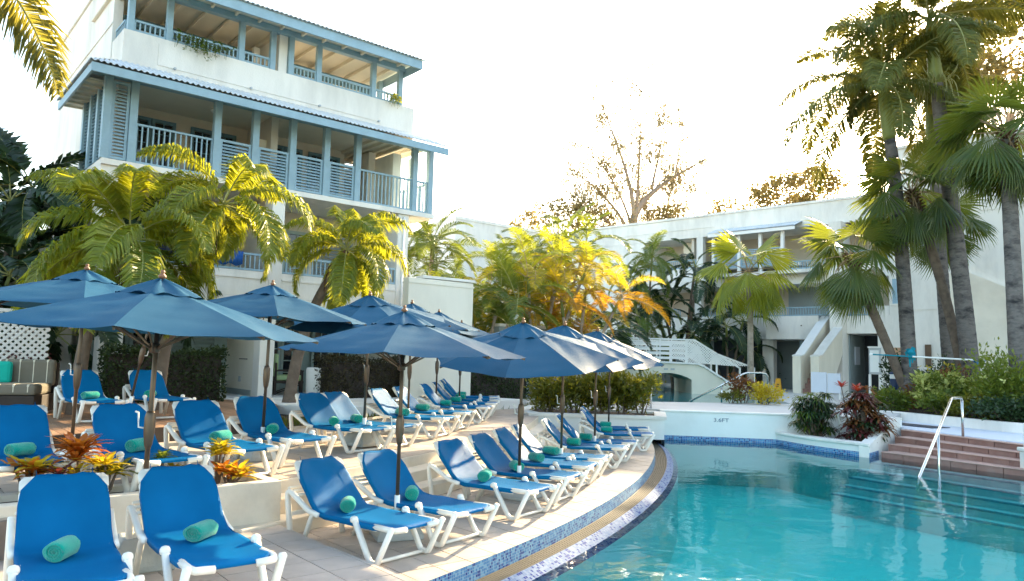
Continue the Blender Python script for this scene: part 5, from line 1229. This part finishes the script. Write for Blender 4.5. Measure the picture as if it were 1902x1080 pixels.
# ================================================================== trees beyond the roofs
def leaf(b, p, d, l, wd, r_):
    e = d.cross(V((r_.uniform(-1,1), r_.uniform(-1,1), r_.uniform(-1,1)))); e = e.normalized()*wd*.5 if e.length > .01 else V((wd*.5,0,0))
    b.add([p, p+d*l*.5+e, p+d*l, p+d*l*.5-e], [(0,1,2,3)])
def casuarina(label, base, limbs, seed, scale=1.0):
    t = thing('casuarina_tree', label, 'tree', base); r_ = random.Random(seed); fol = MB()
    for i, (pts, r0, r1, tufts) in enumerate(limbs):
        P = bez(pts, 16); MB().tube(P, [r0+(r1-r0)*k/16 for k in range(17)], 8).build('trunk' if i == 0 else 'limb', 'bark_far', t, smooth=True)
        for k in range(tufts):
            s_ = r_.uniform(.30, 1.03) if i else r_.uniform(.72, 1.0); j = min(15, int(s_*16)); p = P[j].lerp(P[j+1], max(0, min(1, s_*16-j)))
            c = p+V((r_.gauss(0,.5), r_.gauss(0,.7), r_.gauss(.2,.5)))
            tw = MB()
            fol.tube([p, p.lerp(c, .6)+V((0,0,.15)), c], .018, 3)
            for q in range(30):
                a = c+V((r_.gauss(0,.28), r_.gauss(0,.3), r_.gauss(0,.38))); leaf(fol, a, V((r_.gauss(0,.5), r_.gauss(0,.5), r_.gauss(-.2,.8))).normalized(), r_.uniform(.25,.55), .11, r_)
    fol.build('crown', 'leaf_casuarina', t)['kind'] = 'stuff'
casuarina('sparse feathery casuarina with one long bough reaching right above the roofs', (9.1,60,.4), [
    ([(0,0,0),(.2,0,7),(.5,0,11),(.7,0,13.2)], .5, .32, 10),
    ([(.7,0,13.1),(1.3,.3,15.0),(3.6,.8,16.6),(6.8,1,18.4)], .30, .05, 26),
    ([(.7,0,13.0),(.4,-.4,16.5),(-.9,-.6,19.0),(-2.6,-.6,23.4)], .2, .02, 36),
    ([(.9,0,14),(1.1,.5,17),(1.3,.6,20),(1.2,.6,25.0)], .15, .02, 30),
    ([(2.2,.5,15.6),(2.6,.8,18),(3.4,1.0,20),(3.2,1,23)], .12, .015, 24),
    ([(4.2,.8,16.9),(4.5,.9,18.5),(4.6,1.1,20),(5.0,1,22)], .09, .012, 16),
    ([(.5,0,11.5),(-.6,.5,14),(-2.4,.8,16),(-4.0,1,16.8)], .15, .02, 40),
    ([(.4,0,10.5),(-.9,-.4,12.5),(-2.8,-.6,13.6),(-4.4,-.6,14.6)], .14, .02, 36),
    ([(.6,0,12),(-.2,.4,15),(-1.6,.6,18.2),(-4.2,.6,19.2)], .12, .015, 26),
    ([(2.6,.5,16),(3.6,.8,15.8),(4.0,.8,14.6),(5.2,.8,13.6)], .06, .012, 10),
    ([(3.8,.8,16.8),(5.0,.8,16.6),(6.0,.8,15.5),(7.0,.8,15.2)], .05, .012, 10)], 5)
casuarina('thin feathery tree just right of the long-boughed casuarina', (12.0,62,.4), [
    ([(0,0,0),(0,0,7),(.2,0,11),(.4,0,13.4)], .28, .14, 26),
    ([(.3,0,12),(.9,.3,14),(1.3,.4,16),(1.5,.3,18)], .1, .015, 26),
    ([(.2,0,11),(-.4,.3,12.5),(-.8,.4,14),(-.9,.3,16)], .1, .015, 26), ([(.2,0,10),(.9,.3,11),(1.8,.4,12),(2.6,.3,12.4)], .08, .015, 26)], 9)
def leafy_tree(label, base, h, rx, rz, n, seed, m='leaf_far', lsize=.34, clumps=26, sparse=1.0, group='trees beyond the hotel roofs'):
    t = thing('broadleaf_tree', label, 'tree', base, 0, group); r_ = random.Random(seed); b = MB(); tr = MB()
    P = bez([(0,0,0),(r_.uniform(-.3,.3),0,h*.4),(r_.uniform(-.4,.4),0,h*.8)], 10); tr.tube(P, [.26*(1-.6*i/10)*h/9 for i in range(11)], 8)
    for k in range(clumps):
        a = r_.uniform(0, 6.28); u = r_.uniform(-.75, 1); q = sqrt(max(0, 1-u*u))*r_.uniform(.45, 1); c = V((cos(a)*q*rx, sin(a)*q*rx, h+u*rz))
        j = r_.randrange(5, 11); tr.tube(bez([P[j], P[j].lerp(c, .5)+V((0,0,.4)), c], 5), [.07,.055,.045,.035,.025,.012], 4)
        for i in range(n//clumps):
            p = c+V((r_.gauss(0,.30), r_.gauss(0,.30), r_.gauss(0,.22)))*rx*.62*sparse; leaf(b, p, V((r_.gauss(0,1), r_.gauss(0,1), r_.gauss(-.1,.6))).normalized(), lsize*r_.uniform(.6,1.2), lsize*.55, r_)
    tr.build('trunk', 'bark_far', t, smooth=True); b.build('crown', m, t)['kind'] = 'stuff'
for lab, bs, h, rx, rz, n, sd, ls in (
    ('low rounded tree behind the casuarina base', (5.9,58,.4), 12.3, 1.9, 1.3, 900, 1, .34), ('thin leafy tree above the yellow areca tops', (3.2,56,.4), 12.3, 2.0, 1.1, 460, 2, .36),
    ('brown sparse tree to the left above the white block', (1.2,58,.4), 12.0, 1.5, .9, 300, 3, .36), ('small tree right of the casuarina at the roof line', (12.4,60,.4), 13.0, 1.8, .9, 520, 4, .34),
    ('small low bush of leaves over the wing roof', (17.4,60,.4), 13.6, 1.8, .9, 700, 5, .34), ('golden backlit tree over the wing roof beside the fan palm', (22.0,60,.4), 15.2, 2.6, 1.6, 1900, 6, .36),
    ('tall brown backlit tree close behind the royal palms', (25.2,62,.4), 16.0, 2.6, 2.0, 1900, 7, .38), ('backlit tree between royal trunks above the right roof', (37.5,62,.4), 20.5, 3.0, 2.0, 1500, 8, .4),
    ('dense tree behind the royal crowns near the sun', (29.5,52,.4), 22.0, 4.0, 3.2, 3800, 9, .42), ('dense dark tree filling the top right corner behind the palms', (31.2,46,.4), 21.5, 4.6, 4.6, 6500, 10, .45)):
    leafy_tree(lab, bs, h, rx, rz, n, sd, lsize=ls)

# ================================================================== hedges and shrubs
def hedge(label, loc, rz, L, D, H, m, seed, n, core=True, base_h=.0, rough=.06, lsize=.075):
    t = thing('hedge', label, 'hedge', loc, rz); r_ = random.Random(seed); b = MB()
    MB().box(.12,.10,base_h+.02,L-.12,D-.10,H-.12).build('hedge_core', 'dark_wood', t)  # solid dark box added inside so the leaves aren't see-through
    for i in range(n):
        f = r_.random(); k = rough*(sin(f*77)*.5+.5)
        w_ = r_.random()
        if w_ < .50: p = V((r_.uniform(0,L), r_.uniform(-.02,.14), r_.uniform(base_h,H)))
        elif w_ < .80: p = V((r_.uniform(0,L), r_.uniform(0,D), H-r_.uniform(0,.14)))
        elif w_ < .9: p = V((r_.uniform(0,.14), r_.uniform(0,D), r_.uniform(base_h,H)))
        else: p = V((L-r_.uniform(0,.14), r_.uniform(0,D), r_.uniform(base_h,H)))
        p += V((0, 0, rough*(sin(p.x*3.1)+sin(p.x*7.7)*.6+r_.gauss(0,.4)))) if p.z > H-.3 else V((0, rough*(sin(p.x*4+p.z*5))*.6, 0))
        leaf(b, p, V((r_.gauss(0,1), r_.gauss(-.4,1), r_.gauss(.3,1))).normalized(), lsize*r_.uniform(.7,1.4), lsize*.6, r_)
    b.build('foliage', m, t)['kind'] = 'stuff'
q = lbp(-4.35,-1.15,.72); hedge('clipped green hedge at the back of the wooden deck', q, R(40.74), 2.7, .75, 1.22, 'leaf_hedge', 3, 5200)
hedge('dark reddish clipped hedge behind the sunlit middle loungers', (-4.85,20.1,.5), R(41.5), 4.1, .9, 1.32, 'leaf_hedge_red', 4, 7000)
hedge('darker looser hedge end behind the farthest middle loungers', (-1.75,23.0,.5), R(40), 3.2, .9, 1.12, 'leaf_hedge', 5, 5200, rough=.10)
# croton hedge in its own box
cbx = thing('concrete_planter', 'white planter box at the pool corner holding the croton hedge', 'planter')
MB().prism([(.55,19.30),(3.92,19.05),(4.24,20.94),(4.2,20.97),(.62,22.3),(.30,20.4)], -.02, .49).build('box_wall', 'pool_wall_paint', cbx)
rim = [(.50,19.26),(3.97,19.0),(4.32,20.92),(.58,22.4),(.22,20.4)]; rin = [(.78,19.52),(3.72,19.28),(3.98,20.75),(.80,21.9),(.52,20.4)]
b = MB(); n = 5; b.v = [(x,y,.485) for x,y in rim]+[(x,y,.56) for x,y in rim]+[(x,y,.56) for x,y in rin]+[(x,y,.485) for x,y in rin]
for i in range(n):
    j = (i+1) % n; b.f += [(i,j,n+j,n+i),(n+i,n+j,2*n+j,2*n+i),(2*n+i,2*n+j,3*n+j,3*n+i)]
b.build('coping', 'stucco', cbx); MB().prism(rin, .44, .50).build('soil', 'soil', cbx)
b, uv = strip((3.92,19.05), (4.24,20.94), -.34, -.02); b.build('waterline_tiles', 'mosaic_line', cbx, uv=uv)
b, uv = strip((.55,19.30), (3.92,19.05), -.02, .0); 
def bush(name, label, loc, stems, rx, ry, z0, z1, n, m, seed, cat='shrub', group=None, lsize=.11, wid=.45, stem_m='bark', extra=None):
    t = thing(name, label, cat, loc, 0, group); r_ = random.Random(seed); sb = MB()
    for k in range(stems):
        a = k*2.4; x, y = cos(a)*rx*.35, sin(a)*ry*.35; sb.tube(bez([(x*.4,y*.4,-.03),(x*.8,y*.8,z0*.7),(x*1.6,y*1.6,(z0+z1)*.5)], 6), [.022,.02,.018,.016,.014,.012,.008], 5)
    sb.build('stem', stem_m, t); b = MB()
    cl = [(V((r_.uniform(-1,1)*rx*.75, r_.uniform(-1,1)*ry*.75, r_.uniform(z0+.1, z1-.08))), r_.uniform(.55,1.1)) for _ in range(max(5, n//90))]
    for i in range(n):
        c, s_ = cl[r_.randrange(len(cl))]; p = c+V((r_.gauss(0,.30)*rx, r_.gauss(0,.30)*ry, r_.gauss(0,.17)*(z1-z0)))*s_
        d = (p-V((0,0,(z0+z1)*.4))); d = (d.normalized()*.7+V((r_.gauss(0,.6), r_.gauss(0,.6), r_.gauss(.15,.5)))).normalized(); leaf(b, p, d, lsize*r_.uniform(.7,1.35), lsize*wid, r_)
    b.build('foliage', m, t)['kind'] = 'stuff'
    if extra:
        b = MB(); m2, n2, zl, zh, ls = extra
        for i in range(n2):
            p = V((r_.uniform(-1,1)*rx, r_.uniform(-1,.3)*ry, r_.uniform(zl,zh))); 
            for k in range(5): leaf(b, p, V((r_.gauss(0,1), r_.gauss(-.3,1), r_.gauss(.3,.6))).normalized(), ls*r_.uniform(.7,1.3), ls*.45, r_)
        b.build('bright_leaves', m2, t)['kind'] = 'stuff'
for i, (x, y, lab) in enumerate(((1.05,20.2,'yellow-flecked croton bush at the left end of the pool corner planter'),(1.75,20.1,'second croton bush from the left in the pool corner planter'),(2.4,20.05,'middle croton bush of the pool corner planter behind a parasol pole'),(3.0,20.0,'fourth croton bush in the pool corner planter'),(3.5,20.05,'croton bush at the right end of the pool corner planter by the steel post'))):
    bush('croton_bush', lab, (x,y,.5), 5, .46, .42, .22, .98+.06*(i % 2), 2100, 'leaf_croton', 60+i, group='croton bushes in the pool corner planter', lsize=.125, wid=.42, extra=('leaf_lemon', 16, .35, .95, .12))

def rosette(b, p, n, L, wd, r_, up=.6, droop=.5, tilt=None):
    for k in range(n):
        a = k*2.4+r_.uniform(-.3,.3); e = up+(1-up)*k/n*.8-.55*(1-k/n); l = L*r_.uniform(.75,1.1)*(1-.25*k/n)
        d = V((cos(a)*cos(e), sin(a)*cos(e), sin(e))); s_ = V((-sin(a), cos(a), 0))*wd*.5; q1 = p+d*l*.45; d2 = (d+V((0,0,-droop))).normalized(); q2 = q1+d2*l*.33; q3 = q2+(d2+V((0,0,-droop*.8))).normalized()*l*.25; n_ = d.cross(s_).normalized()*wd*.12
        b.add([p-s_*.3, p+s_*.3, q1+s_+n_, q1, q1-s_+n_, q2+s_*.8+n_, q2-s_*.8+n_, q3], [(0,3,4),(0,1,2,3),(3,2,5),(4,3,6),(3,5,6),(6,5,7)])
def rosette_shrub(name, label, loc, canes, rx, zlo, zhi, nl, L, wd, mats, seed, up=.55, droop=.55, cat='shrub', group=None):
    t = thing(name, label, cat, loc, 0, group); r_ = random.Random(seed); st_ = MB(); bs = {m: MB() for m in mats}
    for k in range(canes):
        a = k*2.4+r_.uniform(-.3,.3); q = sqrt((k+.5)/canes)*rx*r_.uniform(.7,1); z = zlo+(zhi-zlo)*r_.random()*sqrt(max(.1,1-.75*(q/rx)**2)); p = V((cos(a)*q, sin(a)*q*.8, z))
        st_.tube(bez([(p.x*.12, p.y*.12, -.03), (p.x*.5, p.y*.5, z*.55), p], 6), [.022,.02,.018,.016,.014,.012,.010], 5); m = mats[k % len(mats)]; rosette(bs[m], p, nl, L*r_.uniform(.85,1.15), wd, r_, up, droop)
    st_.build('stem', 'bark', t)
    for m, b in bs.items():
        if b.v: b.build('foliage', m, t)['kind'] = 'stuff'
# foreground crotons in the long planter
def pz(s_, t_): q = pl(s_, t_); return (q[0], q[1], .50)
FG = 'crotons in the front planter'
for s_, t_, cn, rx, zl, zh, nl, L, wd, ms, lab in (
    (.42,.38,4,.14,.05,.20,11,.20,.050,('leaf_orange','leaf_lemon'),'orange and yellow croton at the right end of the front planter'),
    (.50,.55,2,.10,.32,.42,13,.18,.050,('leaf_lemon',),'tall lemon yellow croton near the right end of the front planter'),
    (1.12,.45,2,.05,.28,.34,10,.12,.032,('leaf_green',),'small green sprig standing above the lounger back in the front planter'),
    (.85,.52,3,.2,.12,.2,9,.14,.035,('leaf_lemon',),'low yellow croton mostly behind the lounger backrest'),
    (1.62,.40,3,.12,.18,.34,12,.20,.048,('leaf_lemon','leaf_croton'),'yellow-green croton beside the parasol pole in the front planter'),
    (1.86,.55,2,.07,.36,.44,16,.26,.050,('leaf_orange',),'bright orange croton in the middle of the front planter'),
    (2.02,.32,4,.16,.10,.26,11,.19,.045,('leaf_maroon','leaf_lemon'),'dark maroon croton low in the front planter'),
    (2.24,.52,4,.17,.22,.34,12,.22,.050,('leaf_orange','leaf_lemon'),'orange-red croton with yellow tips left of the bright orange one'),
    (2.98,.35,5,.17,.12,.30,11,.20,.045,('leaf_maroon','leaf_croton'),'dark croton with yellow leaves at the left frame edge'),
    (3.25,.55,3,.14,.16,.34,11,.20,.045,('leaf_lemon','leaf_croton'),'yellow croton behind the dark one at the left frame edge')):
    rosette_shrub('croton', lab, pz(s_, t_), cn+2, rx, zl, zh*1.1, nl+2, L*1.25, wd*1.25, ms, int(s_*100), .65, .25, 'plant', FG)
rosette_shrub('dracaena_shrub', 'dark green narrow-leaved dracaena in the raised pool planter', (7.98,19.75,-.02), 60, .54, .22, 1.36, 28, .36, .040, ('leaf_dark','leaf_dark','leaf_green'), 71, .35, .75)
rosette_shrub('cordyline_shrub', 'reddish brown cordyline in the raised pool planter', (8.92,18.95,-.02), 56, .58, .15, 1.40, 18, .42, .066, ('leaf_rust','leaf_maroon','leaf_rust','leaf_maroon','leaf_dark'), 72, .45, .65)
rosette_shrub('cordyline_shrub', 'pair of bright pink cordyline tips above the reddish shrubs', (8.72,19.2,-.02), 3, .40, 1.30, 1.46, 9, .26, .075, ('leaf_pink',), 73, .9, .15)
rosette_shrub('dracaena_shrub', 'dark spiky shrub against the lattice fence by the sofa', (-9.9,15.6,.6), 7, .5, .8, 1.5, 18, .36, .05, ('leaf_maroon',), 74, .4, .5)
bush('croton_bush', 'yellow croton mound beside the upper pool', (8.55,25.2,.6), 5, .55, .45, .1, .62, 1100, 'leaf_lemon', 81, lsize=.11)
bush('croton_bush', 'brown-leaved bush behind the yellow mound by the upper pool', (7.95,25.6,.6), 5, .5, .4, .15, .85, 900, 'leaf_rust', 82, lsize=.11)
bush('croton_bush', 'small green and yellow bush left of the yellow mound', (7.45,25.3,.6), 4, .35, .35, .1, .48, 500, 'leaf_croton', 83, lsize=.10)
GS = 'shrubs in the palm garden'
for lab, loc, st_, rx, ry, z0, z1, n, m, sd, ex in (
    ('pale yellow-leaved shrub between bollard and thick palm trunk', (13.0,22.9,.6), 6, .80, .5, .2, 1.05, 1000, 'leaf_green', 91, ('leaf_pale', 100, .35, 1.2, .19)),
    ('low green shrub at the kerb below the pale yellow one', (12.55,21.9,.6), 5, .6, .5, .05, .55, 800, 'leaf_green', 92, None),
    ('lime green low bush at the foot of the thick palm', (12.75,20.9,.6), 5, .55, .4, .05, .50, 800, 'leaf_croton', 93, None),
    ('rusty leaved bush between the two big trunks', (14.2,24.0,.6), 4, .55, .4, .2, 1.1, 600, 'leaf_rust', 94, None),
    ('large green shrub mass right of the thick palm', (13.95,22.0,.6), 7, .9, .7, .1, 1.0, 1800, 'leaf_green', 95, ('leaf_pale', 50, .3, 1.15, .15)),
    ('tall green shrub at the right edge under the notice boards', (13.55,20.3,.6), 7, 1.0, .8, .1, 1.45, 2200, 'leaf_green', 96, ('leaf_pale', 20, .5, 1.5, .12)),
    ('dark green low shrub by the kerb at the right edge', (13.05,19.7,.6), 6, .8, .5, .0, .55, 1100, 'leaf_dark', 97, None),
    ('dark shrub behind the thick trunk with a yellow top', (15.0,26.2,.6), 6, .9, .6, .2, 1.4, 1200, 'leaf_hedge', 98, ('leaf_lemon', 10, 1.0, 1.5, .14)),
    ('small leafy bush behind the blue bollard', (14.2,27.9,.6), 4, .42, .4, .2, 1.4, 600, 'leaf_hedge', 99, None),
    ('grassy green clump left of the bollard behind the cordyline', (11.9,23.6,.6), 5, .55, .4, .0, .60, 700, 'leaf_green', 100, None),
    ('pinkish low bush right of the bollard foot', (13.4,24.6,.6), 4, .5, .4, .05, .7, 500, 'leaf_rust', 101, None),
    ('dark potted foliage beside the outside stair foot', (13.6,41.0,.6), 5, .9, .6, .1, 1.1, 700, 'leaf_dark', 102, None)):
    bush('garden_shrub', lab, loc, st_, rx, ry, z0, z1*1.08, int(n*1.7), m, sd, group=GS, extra=ex, lsize=.13)
bush('low_shrub', 'dark green low planting under the left broad-leaved palms', (-12.6,16.4,.42), 6, 1.6, .8, .1, 1.4, 1400, 'leaf_dark', 103, lsize=.16)
bush('low_shrub', 'yellow sunlit groundcover behind the middle loungers', (-3.35,18.6,.5), 5, .8, .4, .0, .22, 700, 'leaf_lemon', 104, lsize=.07)
